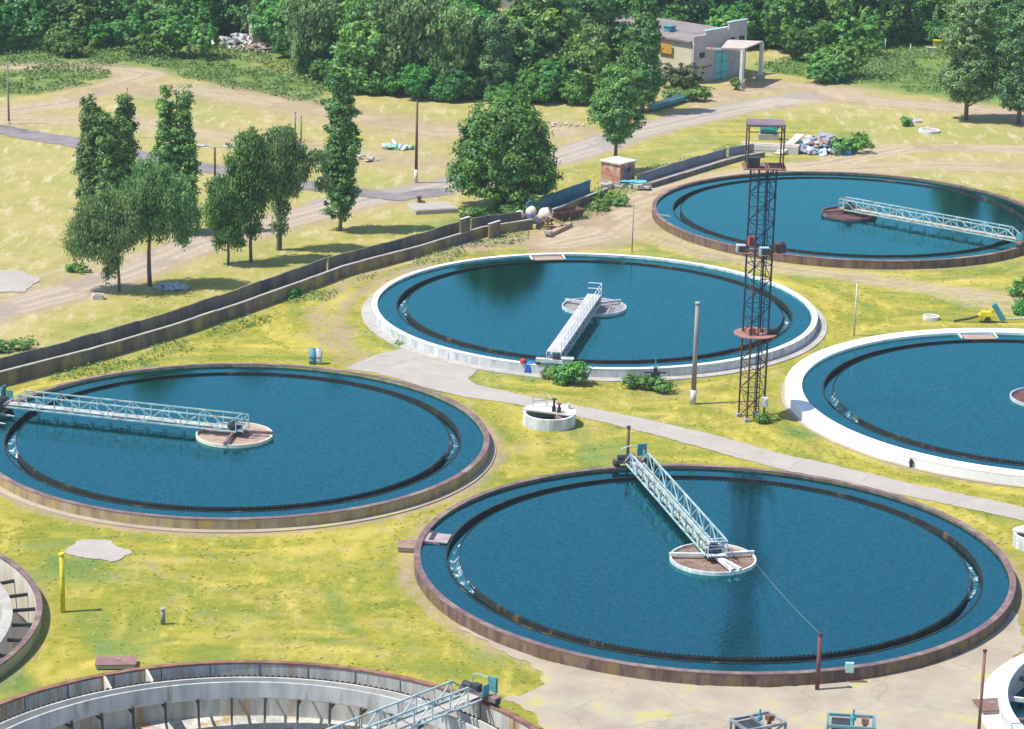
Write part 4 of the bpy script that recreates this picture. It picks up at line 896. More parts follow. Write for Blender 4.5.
g = at(98, 299); r = empty('stone_block', (g.x, g.y, 0), 'single pale stone block beside the dirt road', 'stone block', None, .2); b = MB(); b.prism([(-.5, -.35), (.45, -.4), (.55, .25), (-.1, .42), (-.55, .3)], -.05, .45); b.build('block', conc_l, r); MB().prism([(-.35, -.25), (.35, -.3), (.4, .15), (-.3, .22)], .45, .52).build('top_chip', conc, r)
# round lids in the grass
for x, y, R, lb in ((929, 132, 1.3, 'round white manhole ring in the dry field on the right'), (931, 319, .75, 'small white manhole lid behind the white rimmed tank'), (915, 122, .8, 'small pale lid next to the bright shrub in the right field')):
    g = at(x, y); r = empty('manhole', (g.x, g.y, .0), lb, 'manhole'); MB().lathe([(R, 0), (R, .3), (R * .75, .3), (R * .75, .2), (.01, .2)], 24).build('ring', whitep, r); MB().lathe([(R * .7, .21), (R * .68, .26), (.01, .27)], 20).build('lid', conc, r)
# yellow and blue pump machine behind tank E
g = at(990, 324); r = empty('trailer_pump', (g.x, g.y + .6, 0), 'yellow pump with blue boom behind the white rimmed tank', 'pump')
b = MB(); b.prism([(-1.0, -.4), (.3, -.4), (.3, .4), (-1.0, .4)], .3, .75); b.cyl((-.8, 0, .85), (.1, 0, .85), .26, n=14); b.box((.25, 0, .95), (.3, .5, .5)); b.cyl((-.3, 0, 1.0), (-.3, 0, 1.35), .06, n=8); b.build('body', yel, r)
MB().bar((.3, 0, 1.7), (1.3, 0, .2), .35, .5).build('boom', tealp, r); MB().tube([(-.8, 0, .6), (-1.8, -.2, .35), (-3.2, -.3, .12)], .1, 8).build('hose', dark, r); MB().tube([(1.2, 0, .3), (2.4, .2, .35), (5, .3, .45)], .1, 8).build('pipe', greypaint, r)
for s in (-.35, .35): MB().cyl((-.2, s - .08, .3), (-.2, s + .08, .3), .3, n=14).build('wheel', dark, r)
# machinery among the bushes before tank C
g = at(655, 383); r = empty('gate_valve', (g.x, g.y, 0), 'dark gate valve standing among shrubs before the whitewashed tank', 'valve'); b = MB(); b.cyl((0, 0, 0), (0, 0, 1.3), .2, .15, 10); b.box((0, 0, .7), (.7, .5, .5)); b.bar((-.9, 0, .9), (.9, 0, .9), .12); b.build('body', dark, r)
b = MB(); b.lathe([(.3, -.04), (.36, 0), (.3, .04), (.25, 0)], 16, (0, 0, 1.45), closed=True); b.cyl((0, 0, 1.2), (0, 0, 2.2), .05, n=8); b.build('handwheel', tealp, r)
# long steel beams by the building
g1, g2 = at(650, 112), at(684, 101); d = g2 - g1; r = empty('steel_trough', (g1 + g2) / 2, 'long blue grey steel trough lying on the grass before the building', 'trough', None, atan2(d.y, d.x)); L = d.length
MB().box((0, -.45, .55), (L, .12, .7), 0, Matrix.Rotation(.4, 3, 'X')).build('side', tealp, r); MB().box((0, .35, .55), (L, .12, .7), 0, Matrix.Rotation(-.4, 3, 'X')).build('side', conc_l, r); MB().box((0, 0, .22), (L, .7, .1)).build('bottom', dark, r)
# yellow hydrant cabinet far right
g = at(937, 52); r = empty('gas_cabinet', (g.x, g.y, 0), 'yellow cabinet at the edge of the wood on the right', 'cabinet'); MB().box((0, 0, .8), (1.1, .8, 1.6)).build('body', mat('ochre paint', (.55, .42, .06), (.5, .36, .05)), r); MB().box((0, 0, 1.65), (1.25, .95, .1)).build('roof', yel, r)
g = at(931, 54); r = empty('kiosk_box', (g.x, g.y, 0), 'low pale box left of the yellow cabinet at the wood edge', 'box'); MB().box((0, 0, .45), (1.3, .8, .9)).build('body', cream, r); MB().box((0, 0, .93), (1.45, .95, .06)).build('lid', conc, r)
for x, y in ((885, 50), (910, 55)):
    pole(x, y, y - 11, .08, .07, conc_l, 'thin pale fence post on the green slope, ' + ('the left one of two' if x < 900 else 'the right one of two'), None, name='fence_post', cap=conc, cat='post')

# ---------------------------------------------------------------- buildings
def building():
    p0 = at(692, 84); pr = at(745, 74); d = pr - p0; th = atan2(d.y, d.x); W = d.length; D = 17.0; H0, H1 = 5.6, 6.3
    r = empty('brick_building', p0, 'single storey brick building with teal gate and column canopy at the wood edge', 'building', None, th)
    lil = mat('lilac grey brick', (.47, .42, .45), (.40, .36, .39), scale=1.2, c3=(.52, .46, .45), scale3=.5)
    crm = mat('cream side wall', (.66, .58, .45), (.58, .50, .39), scale=.8)
    roofm = mat('grey felt roof', (.22, .19, .19), (.27, .23, .23), scale=.5, c3=(.18, .16, .17), scale3=.3)
    # local x along the front, +y goes away to the back-left
    MB().box((W / 2, .15, 3.1), (W, .3, 6.2)).build('front_wall', lil, r)
    MB().box((.15, D / 2 + .3, 2.75), (.3, D, 5.5)).build('side_wall', crm, r)
    MB().box((W - .15, D / 2 + .3, 2.75), (.3, D, 5.5)).build('side_wall', crm, r)
    MB().box((W / 2, D + .45, 2.75), (W, .3, 5.5)).build('back_wall', crm, r)
    b = MB(); vs = [(-.4, .31, 5.6), (W / 2, .31, 5.95), (W + .4, .31, 5.6), (-.4, D + .9, 5.6), (W / 2, D + .9, 5.95), (W + .4, D + .9, 5.6)]; vs += [(x, y, z - .22) for x, y, z in vs]
    b.add(vs, [(0, 1, 4, 3), (1, 2, 5, 4), (9, 10, 7, 6), (10, 11, 8, 7), (0, 6, 7, 1), (1, 7, 8, 2), (3, 4, 10, 9), (4, 5, 11, 10), (0, 3, 9, 6), (2, 8, 11, 5)]); rf = b.build('roof', roofm, r)
    b = MB(); b.box((3, 6.5, 6.1), (1.3, 1.0, .7)); b.box((3, 6.5, 6.5), (1.5, 1.2, .1)); b.build('roof_vent', tealp, rf)
    b = MB(); b.box((W * .42, .1, 6.42), (W * .40, .3, .5)); b.box((W * .82, .1, 6.75), (W * .34, .3, 1.1)); b.build('parapet', lil, r)
    b = MB(); b.box((W * .42, .08, 6.73), (W * .42, .45, .14)); b.box((W * .82, .08, 7.36), (W * .36, .45, .14)); b.build('parapet_flashing', mat('pale blue flashing', (.45, .62, .68), (.4, .55, .6)), r)
    g = MB(); g.box((W * .52, -.06, 2.3), (2.6, .12, 4.5)); gt = g.build('gate', mat('turquoise gate', (.12, .60, .72), (.2, .5, .6), scale=1.0, stretch=(1, 1, .3)), r)
    b = MB(); b.bar((W * .52, -.14, .1), (W * .52, -.14, 4.5), .08)
    for zz in (.9, 2.3, 3.7): b.bar((W * .52 - 1.25, -.14, zz), (W * .52 + 1.25, -.14, zz), .08)
    b.build('gate_bars', tealp, gt)
    for x, z in ((W * .16, 3.6), (W * .72, 4.9), (W * .9, 4.9), (W * .9, 4.0)):
        f = MB().box((x, -.05, z), (1.0, .1, .7)).build('window', dark, r); b = MB(); b.box((x, -.12, z - .4), (1.15, .14, .08)); b.build('sill', conc_l, f)
    MB().box((W * .2, -.04, 2.0), (3.6, .06, .1)).build('cable_tray', dark, r)
    MB().box((.5 - .75, 4.5, 4.1), (.12, 2.2, 1.2)).build('sign_board', mat('orange board', (.6, .33, .05), (.5, .28, .05)), r)
    b = MB(); b.cyl((-.08, -.1, 0), (-.08, -.1, 5.4), .09, n=8); b.build('downpipe', cream, r)
    # canopy
    q = Matrix.Rotation(-th, 3, 'Z'); c1 = q @ (at(741, 88) - p0); c2 = q @ (at(760, 80) - p0)
    cm = mat('weathered canopy slab', (.5, .44, .42), (.42, .36, .34))
    cz = hgt(741, 88, 50)
    cc = [q @ (at(x_, y_, cz + .2) - p0) for x_, y_ in ((721, 47.8), (744, 48.5), (763, 41), (728, 39.5))]
    MB().prism([(v.x, v.y) for v in cc], cz, cz + .2).build('canopy', cm, r)
    bb = q @ (at(706, 47.4, cz) - p0); MB().bar((bb.x, bb.y, cz - .1), (cc[1].x, cc[1].y, cz - .1), .22).build('beam', cm, r)
    for c in (c1, c2):
        o = MB().box((c.x, c.y, cz / 2), (.42, .42, cz - .004)).build('column', whitep, r); MB().box((c.x, c.y, .35), (.9, .9, .7)).build('column_base', conc, o)
building()
g = at(505, 8); r = empty('shed_building', (g.x - 1, g.y + 4, 0), 'grey roofed building seen between tree crowns at the top edge', 'building', None, -.15)
MB().box((0, 0, 3.5), (12, 9, 7)).build('wall', mat('grey block wall', (.35, .32, .32), (.3, .28, .28)), r); b = MB(); b.add([(-6.4, -4.9, 7), (6.4, -4.9, 7), (6.4, 4.9, 8.2), (-6.4, 4.9, 8.2), (-6.4, -4.9, 7.2), (6.4, -4.9, 7.2), (6.4, 4.9, 8.4), (-6.4, 4.9, 8.4)], [(3, 2, 1, 0), (4, 5, 6, 7), (0, 1, 5, 4), (1, 2, 6, 5), (2, 3, 7, 6), (3, 0, 4, 7)]); b.build('roof', mat('grey violet roof', (.28, .26, .30), (.34, .3, .34)), r)
b = MB(); b.box((0, -4.53, 3), (1.4, .08, 1.6)); b.box((-3.5, -4.53, 3), (1.4, .08, 1.6)); b.build('window', dark, r)
g = at(260, 46); r = empty('transformer_hut', (g.x, g.y, 0), 'narrow cream tower hut half hidden by trees at the wood edge', 'hut', None, .3); MB().box((0, 0, 1.9), (2.6, 2.4, 3.8)).build('wall', mat('dirty cream render', (.52, .46, .36), (.4, .38, .33)), r); MB().box((0, 0, 3.9), (3, 2.8, .2)).build('roof', conc, r); MB().box((.3, -1.23, 1.1), (.9, .06, 2)).build('door', tealp, r)

# ---------------------------------------------------------------- vegetation
def leaf_mat(name, ca, cb, cc=None):
    m = bpy.data.materials.new(name); m.use_nodes = True; n = m.node_tree.nodes; l = m.node_tree.links
    for x in list(n):
        if x.type != 'OUTPUT_MATERIAL': n.remove(x)
    out = [x for x in n if x.type == 'OUTPUT_MATERIAL'][0]
    a = n.new('ShaderNodeAttribute'); a.attribute_name = 'tint'; oi = n.new('ShaderNodeObjectInfo')
    mx = n.new('ShaderNodeMix'); mx.data_type = 'RGBA'; l.new(a.outputs['Fac'], mx.inputs[0]); mx.inputs[6].default_value = (*ca, 1); mx.inputs[7].default_value = (*cb, 1)
    hs = n.new('ShaderNodeHueSaturation'); l.new(mx.outputs[2], hs.inputs['Color'])
    r1 = n.new('ShaderNodeMapRange'); r1.inputs[3].default_value = .488; r1.inputs[4].default_value = .53; l.new(oi.outputs['Random'], r1.inputs[0]); l.new(r1.outputs[0], hs.inputs['Hue'])
    mm = n.new('ShaderNodeMath'); mm.operation = 'MULTIPLY_ADD'; mm.inputs[1].default_value = 7.3; mm.inputs[2].default_value = 0; l.new(oi.outputs['Random'], mm.inputs[0])
    fr = n.new('ShaderNodeMath'); fr.operation = 'FRACT'; l.new(mm.outputs[0], fr.inputs[0])
    r2 = n.new('ShaderNodeMapRange'); r2.inputs[3].default_value = .75; r2.inputs[4].default_value = 1.25; l.new(fr.outputs[0], r2.inputs[0]); l.new(r2.outputs[0], hs.inputs['Value'])
    d = n.new('ShaderNodeBsdfDiffuse'); t = n.new('ShaderNodeBsdfTranslucent'); ms = n.new('ShaderNodeMixShader'); ms.inputs[0].default_value = .3
    gl = n.new('ShaderNodeBsdfGlossy'); gl.inputs['Roughness'].default_value = .5; gl.inputs['Color'].default_value = (.5, .6, .7, 1); m3 = n.new('ShaderNodeMixShader'); m3.inputs[0].default_value = .04
    l.new(hs.outputs[0], d.inputs[0]); l.new(hs.outputs[0], t.inputs[0]); l.new(d.outputs[0], ms.inputs[1]); l.new(t.outputs[0], ms.inputs[2]); l.new(ms.outputs[0], m3.inputs[1]); l.new(gl.outputs[0], m3.inputs[2]); l.new(m3.outputs[0], out.inputs[0])
    return m
L_forest = leaf_mat('broadleaf foliage', (.055, .17, .045), (.23, .38, .065))
L_poplar = leaf_mat('poplar foliage', (.06, .16, .04), (.22, .35, .07))
L_willow = leaf_mat('willow foliage', (.09, .19, .065), (.25, .36, .11))
L_bright = leaf_mat('bright foliage', (.10, .24, .04), (.22, .38, .07))
L_round = leaf_mat('round tree foliage', (.045, .18, .035), (.17, .36, .05))
L_weed = leaf_mat('weeds', (.07, .17, .035), (.19, .29, .07))
bark = mat('bark', (.16, .13, .10), (.09, .075, .06), scale=2, stretch=(1, 1, .2), world=False)

def crown_np(blobs, nleaf, size, seed, clump=1.1, droop=0.0, per=26):
    """leaf faces grouped in small clumps that fill a set of ellipsoids"""
    rs = np.random.RandomState(seed); bl = np.array(blobs, float); vol = (bl[:, 3] * bl[:, 4] * bl[:, 5]) ** .75; pr = vol / vol.sum()
    nc = max(8, nleaf // per); which = rs.choice(len(bl), nc, p=pr)
    d = rs.normal(size=(nc, 3)); d /= np.linalg.norm(d, axis=1)[:, None]; rad = rs.uniform(.35, 1.0, nc) ** .45 * rs.uniform(.72, 1.15, nc)
    C = bl[which, :3] + d * rad[:, None] * bl[which, 3:6]
    tint = np.clip(rs.normal(.5, .34, nc), 0, 1)
    ci = rs.randint(0, nc, nleaf); cl = clump * rs.uniform(.6, 1.3, nc)
    e = rs.normal(size=(nleaf, 3)); e /= np.linalg.norm(e, axis=1)[:, None]; e *= (rs.uniform(0, 1, nleaf) ** .5 * cl[ci] * .62)[:, None]; e[:, 2] *= .75
    Pp = C[ci] + e; Pp[:, 2] -= droop * np.abs(rs.normal(size=nleaf)) * .5
    n = e / (np.linalg.norm(e, axis=1)[:, None] + .01) * .6 + d[ci] * .6 + np.array([0, 0, .6]) + rs.normal(scale=.38, size=(nleaf, 3)); n /= np.linalg.norm(n, axis=1)[:, None]
    t = np.cross(n, rs.normal(size=(nleaf, 3))); t /= np.linalg.norm(t, axis=1)[:, None]; bt = np.cross(n, t)
    if droop: t = t * .4 + np.array([0, 0, -1]) * droop; t /= np.linalg.norm(t, axis=1)[:, None]
    s = size * rs.uniform(.6, 1.35, nleaf)[:, None]
    V = np.stack([Pp - t * s * .6, Pp + bt * s * .34 - t * s * .05, Pp + t * s * .6, Pp - bt * s * .34 + t * s * .05], 1).reshape(-1, 3)
    Fq = np.arange(nleaf * 4).reshape(-1, 4); T = np.repeat(np.clip(tint[ci] + rs.normal(0, .15, nleaf), 0, 1), 4)
    return V, Fq, T, C
def tree(name, loc, label, cat, blobs, trunk_h, trunk_r, nleaf, size, lm, seed, group=None, droop=0.0, clump=1.1, limbs=9, rz=0.0, lean=0.0):
    root = empty(name, loc, label, cat, group, rz); fine_ = name != 'broadleaf_tree' and 'of the wood' not in (group or '') and name != 'shrub'
    if fine_: nleaf = int(nleaf * 1.7); size *= .76
    V, Fq, T, C = crown_np(blobs, nleaf, size, seed, clump, droop, 34 if fine_ else 26)
    cr = mesh_np('crown', V, Fq, lm, root, dict(tint=T)); rnd = random.Random(seed); b = MB()
    top = max(x[2] for x in blobs); n = 7; pts = [Vector((lean * i / n + rnd.uniform(-.08, .08) * (i > 0), rnd.uniform(-.08, .08) * (i > 0), top * i / n)) for i in range(n + 1)]
    pts[0].z = -.3
    for i in range(n): b.cyl(pts[i], pts[i + 1], trunk_r * (1 - .8 * i / n), trunk_r * (1 - .8 * (i + 1) / n), 8, False)
    idx_ = np.random.RandomState(seed).choice(len(C), min(limbs, len(C)), replace=False)
    for j in idx_:
        c = Vector(C[j]); z = min(max(c.z - c.xy.length * .7, trunk_h * .7), top * .9); base = Vector((lean * z / top, 0, z)); mid = base.lerp(c, .5) + Vector((0, 0, -.2 + .1 * rnd.random()))
        b.cyl(base, mid, trunk_r * .4, trunk_r * .25, 6, False); b.cyl(mid, c, trunk_r * .25, trunk_r * .08, 6, False)
    tr = b.build('trunk', bark, root, True); CH[root] = [cr, tr]; return root
def poplar_blobs(h, w, z0=1.2, seed=0, n=9, off=(0, 0), top_w=.72):
    rnd = random.Random(seed); out = []; n = int(n * 2.2)
    for i in range(n):
        t = (i + rnd.uniform(-.3, .3)) / (n - 1); t = min(max(t, 0), 1); z = z0 + (h - z0) * (.05 + .90 * t)
        r = w * .52 * (.74 + .26 * sin(pi * min(1, t * 1.1 + .15))) * (1 if t < .75 else 1 - (t - .75) / .25 * (1 - top_w)) * rnd.uniform(.75, 1.1)
        a = rnd.uniform(0, 6.28); q = w * .17 * rnd.random()
        out.append((off[0] + cos(a) * q, off[1] + sin(a) * q, z, r, r, (h - z0) / n * rnd.uniform(1.2, 2.0)))
    return out
def px_tree(x, yb, yt): g = at(x, yb); return Vector((g.x, g.y, 0)), hgt(x, yb, yt)

# lone poplar
g, h = px_tree(340, 231, 66); tree('poplar_tree', g, 'lone slender poplar beside the road, right of the drooping trees', 'tree', poplar_blobs(h, 3.5, 1.6, 3, 10), 2, .2, 15000, .34, L_poplar, 11, clump=.75)
g, h = px_tree(90, 214, 98); tree('poplar_tree', g, 'leftmost poplar of the group near the left edge', 'tree', poplar_blobs(h, 3.0, .8, 5), 1, .2, 10000, .34, L_poplar, 12, clump=.75)
g, h = px_tree(108, 216, 112); tree('poplar_tree', g, 'shorter middle poplar of the left group', 'tree', poplar_blobs(h, 3.2, .8, 6), 1, .2, 11000, .34, L_poplar, 13, clump=.8)
g, h = px_tree(126, 208, 95); tree('poplar_tree', g, 'right poplar of the left group with a narrow dark crown', 'tree', poplar_blobs(h, 2.7, 1.5, 7), 1, .18, 9500, .34, L_poplar, 14, clump=.75)
g, h = px_tree(178, 233, 83); tree('poplar_tree', g, 'wide poplar with forked top standing behind the left drooping trees', 'tree', poplar_blobs(h, 3.0, 1, 8, 9, (.65, 0)) + poplar_blobs(h * .99, 2.7, 5, 9, 7, (-.95, 0)) + poplar_blobs(h * .6, 3.0, .8, 10, 5, (.3, 0)), 1.5, .22, 18000, .34, L_poplar, 15, clump=.75)
# drooping trees at the left
def sc(l, k): return [tuple(v * k for v in b_) for b_ in l]
g, h = px_tree(119, 292, 176); tree('willow_tree', g, 'drooping tree leaning left with low broad crown near the left edge', 'tree',
    [(-1.2, 0, 7.4, 2.6, 2.4, 2.1), (-3.0, .3, 5.6, 1.9, 1.9, 1.7), (.5, -.2, 6.3, 1.9, 1.9, 1.9), (-1.6, -.3, 4.6, 2.3, 1.8, 1.2), (-3.6, 0, 4.4, 1.2, 1.2, .9), (-.6, 0, 3.1, .8, .8, .6), (1.0, 0, 8.2, 1.5, 1.4, 1.2), (-.9, .1, 2.0, .7, .6, .35)], 3, .16, 15000, .30, L_willow, 21, droop=.8, clump=.95)
g, h = px_tree(150, 286, 155); tree('willow_tree', g, 'tall drooping tree in the middle of the left tree group', 'tree',
    [(.2, 0, 9.6, 2.4, 2.2, 2.3), (-1.8, .3, 8.2, 1.9, 1.9, 2.0), (2.2, 0, 8.6, 2.0, 2, 1.9), (1.0, .2, 6.7, 2.3, 2, 1.7), (-1.5, 0, 6.2, 2.0, 1.6, 1.7), (3.6, 0, 6.7, 1.5, 1.3, 1.3), (.3, 0, 11.2, 1.6, 1.4, 1.1), (3.0, 0, 5.4, .9, .9, .9)], 5, .22, 17000, .30, L_willow, 22, droop=.8, clump=.95)
# right group
g, h = px_tree(228, 265, 170); tree('drooping_tree', g, 'small drooping tree left of the three beside the channel', 'tree',
    [(-.2, 0, 7.2, 1.7, 1.5, 1.7), (-1.0, 0, 5.2, 1.3, 1.2, 1.6), (.9, 0, 5.4, 1.4, 1.2, 1.7), (0, 0, 3.6, 1.2, 1.2, 1.1), (.9, 0, 2.6, .9, .8, .6), (-.9, 0, 2.4, .7, .7, .5)], 2, .14, 8000, .32, L_poplar, 23, droop=.6, clump=.85)
g, h = px_tree(251, 262, 128); tree('drooping_tree', g, 'tall dark drooping tree in the middle of the three beside the channel', 'tree',
    [(0, .5, 11.2, 1.9, 1.7, 1.8), (-.4, .5, 9, 2.2, 1.8, 1.8), (.8, .5, 7.4, 1.9, 1.6, 1.7), (.4, .3, 5.7, 1.3, 1.2, 1.4), (.2, 0, 3.4, .8, .8, .7), (-.5, .4, 6.3, 1.1, 1.0, 1.2)], 4, .18, 10500, .32, L_poplar, 24, droop=.6, clump=.85)
g, h = px_tree(279, 250, 130); tree('drooping_tree', g, 'grey green drooping tree right of the three, a branch reaching towards the lone poplar', 'tree',
    [(.3, 0, 10.6, 2.0, 1.8, 1.8), (1.3, 0, 8.8, 2.1, 1.7, 1.7), (-.5, 0, 8.2, 1.6, 1.5, 1.7), (.6, 0, 6.6, 1.6, 1.4, 1.2), (3.7, 0, 9.4, 1.3, .9, .7), (4.3, 0, 7.0, .9, .8, .7), (.2, 0, 4.4, .8, .8, 1.3), (.2, 0, 2.4, .8, .7, .5)], 3, .28, 11500, .32, L_willow, 25, droop=.7, clump=.85)
# big round tree
g, h = px_tree(502, 207, 91); tree('round_tree', g, 'big dense round tree standing alone beside the road', 'tree',
    [(0, 0, 8.3, 4.1, 4, 3.2), (-1.2, 0, 5.5, 4.4, 4.2, 3.4), (1.6, -.2, 5.2, 4.3, 4, 3.3), (-3.6, 0, 3.2, 2.4, 2.4, 2), (.6, -1, 2.8, 4.4, 3.4, 2.2), (3.8, 0, 3.2, 2.3, 2.2, 1.9), (.8, 0, 9.6, 2.8, 2.8, 2.0), (-2.6, 0, 7.8, 2.0, 2, 1.8), (3.0, 0, 7.6, 1.9, 2, 1.8)], 1.5, .45, 26000, .42, L_round, 31, clump=1.3, limbs=14)
g = at(617, 180); g = Vector((g.x - .1, g.y + 3.6, 0)); tree('round_tree', g, 'dense egg shaped tree rising behind the brick hut', 'tree',
    [(0, 0, 9.2, 2.1, 2, 2.4), (-.4, 0, 7.0, 2.6, 2.3, 2.2), (.6, 0, 6.4, 2.3, 2.1, 2.2), (-1.6, 0, 8.0, 1.3, 1.3, 1.3), (.2, 0, 4.5, 1.6, 1.5, 1.1), (-.3, 0, 11.0, 1.5, 1.4, 1.2)], 3.5, .24, 14000, .34, L_poplar, 32, clump=.95)
g, h = px_tree(642, 112, -12); tree('poplar_tree', g, 'tall dark poplar behind the hut tree, left of the building', 'tree', poplar_blobs(h, 4.1, 1.2, 41, 11), 2, .35, 13000, .42, L_poplar, 41, clump=1.1)
g, h = px_tree(497, 100, 12); tree('poplar_tree', g, 'grey green poplar standing before the wood behind the big round tree', 'tree', poplar_blobs(h, 4.6, .6, 42, 9), 1, .3, 10000, .42, L_willow, 42, clump=1.0)
g, h = px_tree(966, 120, -8); tree('broad_poplar', g, 'tall full tree at the right, left of the pair beside the dirt road', 'tree',
    [(0, 0, 13, 2.9, 2.8, 2.6), (-.6, 0, 10, 3.4, 3, 2.6), (.8, 0, 7.4, 3.4, 3, 2.4), (-1, 0, 5.2, 3.2, 3, 2.0), (1.2, 0, 4.4, 2.8, 2.6, 1.7), (-.2, 0, 3.3, 2.2, 2.2, 1.1)], 1.5, .3, 17000, .40, L_willow, 43, clump=1.1)
g, h = px_tree(1018, 124, -8); tree('broad_poplar', g, 'tall full tree at the right edge, right of the pair beside the dirt road', 'tree',
    [(0, 0, 13, 2.7, 2.7, 2.6), (-.4, 0, 10, 3.3, 3, 2.6), (.6, 0, 7.2, 3.3, 3, 2.6), (-.6, 0, 4.6, 3.0, 3, 2.2), (.5, 0, 3.0, 2.8, 2.6, 1.5)], 1.2, .32, 15000, .40, L_willow, 44, clump=1.1)
# shrubs
def shrub(x, yb, w_, h_, lm, label, seed, n=2200, size=.28, d=None):
    g = at(x, yb); r = random.Random(seed); bl = [(r.uniform(-.3, .3) * w_, r.uniform(-.15, .15) * w_, h_ * r.uniform(.3, .6), w_ * r.uniform(.25, .38), w_ * r.uniform(.25, .35), h_ * r.uniform(.3, .42)) for _ in range(6)]
    return tree('shrub', (g.x, g.y, 0), label, 'shrub', bl, .3, .06, n, size, lm, seed, clump=.6, limbs=5)
shrub(571, 384, 3.0, 1.9, L_round, 'round green shrub at the foot of the walkway on the whitewashed tank', 51, 3000, .22)
shrub(547, 378, 1.4, 1.3, L_willow, 'small pale shrub directly below the walkway end', 52, 900, .2)
shrub(632, 388, 1.9, 1.3, L_round, 'small shrub left of the gate valve', 53, 1400, .2)
shrub(656, 391, 2.4, 1.4, L_forest, 'dark shrub around the gate valve', 54, 1800, .2)
shrub(764, 423, 1.2, .9, L_forest, 'tuft of dark weeds at the foot of the tower', 55, 700, .18)
shrub(680, 88, 5.6, 3.9, leaf_mat('brownish foliage', (.13, .17, .06), (.22, .25, .09)), 'brownish green shrub before the cream side wall of the building', 56, 5200, .34)
shrub(697, 101, 3.8, 1.9, L_bright, 'bright low shrub before the building corner', 57, 1700, .28)
shrub(674, 98, 3.6, 1.4, L_willow, 'grey green low shrub left of the bright shrub before the building', 58, 1400, .28)
shrub(735, 90, 1.3, 1.8, L_bright, 'small green bush under the canopy column', 59, 600, .25)
shrub(840, 78, 9.0, 6.2, L_bright, 'large bright green bush on the slope right of the building', 60, 7500, .38)
shrub(822, 82, 7.5, 4.6, L_forest, 'dark green bush left of the large bright bush', 61, 5000, .36)
shrub(853, 56, 7, 7, L_bright, 'tall bright bush behind the large bright bush', 62, 5000, .4)
shrub(846, 153, 5.4, 1.7, L_round, 'dark green bush right of the blue scrap heap', 63, 2600, .28)
shrub(860, 147, 2.4, 2.2, L_bright, 'bright green bush at the right end of the scrap heap', 64, 1300, .26)
shrub(906, 126, 1.6, 1.3, L_bright, 'single bright green shrub in the right field', 65, 700, .26)
shrub(59, 52, 4.4, 4.4, L_bright, 'bright bush before the wood at the upper left', 66, 3000, .36)
shrub(70, 56, 6.5, 3.3, L_bright, 'wide bright bush in the weeds at the upper left', 67, 3600, .34)
shrub(100, 50, 4, 4.2, L_round, 'dark round bush right of the bright bushes at the upper left', 68, 2600, .34)
shrub(150, 56, 7, 4.2, L_bright, 'green bush left of centre before the upper left wood', 69, 4200, .36)
shrub(190, 57, 9, 6, L_round, 'large green bush left of the pale rubble heap', 70, 6500, .38)
shrub(500, 207, 1, .9, L_bright, 'tuft at the foot of the big round tree', 71, 400, .25)
shrub(478, 222, 3.6, 1.7, L_bright, 'bright weeds between the raised slab and the big round tree', 72, 1500, .25)
shrub(520, 216, 5, 1.5, L_round, 'dark weeds along the channel under the big round tree', 73, 1900, .25)
shrub(612, 205, 3.4, 1.4, L_round, 'green weeds under the brick hut beside the channel', 74, 1500, .24)
shrub(598, 210, 2.6, 1.1, L_bright, 'bright weeds left of the green weeds at the channel', 75, 1100, .24)
shrub(80, 272, 2.8, .9, L_bright, 'low green weeds under the leaning drooping tree', 76, 900, .22)
shrub(2, 352, 1.2, 1.3, L_bright, 'weed clump at the left edge behind the channel', 77, 500, .22)
shrub(20, 349, 2.5, 1.1, L_willow, 'low weeds right of the left edge clump behind the channel', 78, 900, .22)
shrub(288, 296, 4.2, .8, L_round, 'dark weeds along the foot of the channel near the worn track', 79, 1300, .2)
shrub(310, 60, 9, 9, L_willow, 'pale grey green willow bush at the wood edge right of the rubble', 80, 6500, .4)
shrub(1022, 324 - 10, 2.2, 1.7, L_round, 'dark green shrub at the right edge behind the yellow pump', 81, 900, .24)
shrub(1018, 296, 2.0, 2.0, L_round, 'dark shrub at the right edge between the two right tanks', 82, 900, .24)
shrub(400, 345, .8, .3, L_bright, 'tiny green tuft on the paved area', 83, 200, .15)

# tall weeds (stuff)
def weeds(name, polys, dens, hgt_, seed, lm, label, size=.35):
    rs = np.random.RandomState(seed); PV = []; TT = []
    for poly in polys:
        pts = P(*poly); xs = [p[0] for p in pts]; ys = [p[1] for p in pts]; A = (max(xs) - min(xs)) * (max(ys) - min(ys)); n = int(A * dens)
        x = rs.uniform(min(xs), max(xs), n); y = rs.uniform(min(ys), max(ys), n); d = dpoly(x, y, pts) + (fbm(x, y, 6, 5) - .5) * 6; pr = fbm(x, y, 4, seed + 8); m = (d < 0) & (pr > .38)
        for k, (cx, cy, r) in TK.items(): m &= np.hypot(x - cx, y - cy) > r + .3
        x, y, pr = x[m], y[m], pr[m]; n = len(x); hh = hgt_ * (pr - .1) * 1.5 * rs.uniform(.1, 1, n) ** .7; nn = rs.normal(scale=.6, size=(n, 3)) + np.array([-.1, 0, .8]); nn /= np.linalg.norm(nn, axis=1)[:, None]
        t = np.cross(nn, rs.normal(size=(n, 3))); t /= np.linalg.norm(t, axis=1)[:, None]; bt = np.cross(nn, t); Pc = np.stack([x, y, hh], 1); sz = (size * rs.uniform(.6, 1.3, n))[:, None]
        V = np.stack([Pc - t * sz * .6, Pc + bt * sz * .32, Pc + t * sz * .6, Pc - bt * sz * .32], 1).reshape(-1, 3)
        PV.append(V); TT.append(np.repeat(np.clip(rs.normal(.5, .2, n) + (pr - .5) * 1.5, 0, 1), 4))
    V = np.concatenate(PV); o = mesh_np(name, V, np.arange(len(V)).reshape(-1, 4), lm, None, dict(tint=np.concatenate(TT))); return tag(o, label, 'weeds', kind='stuff')
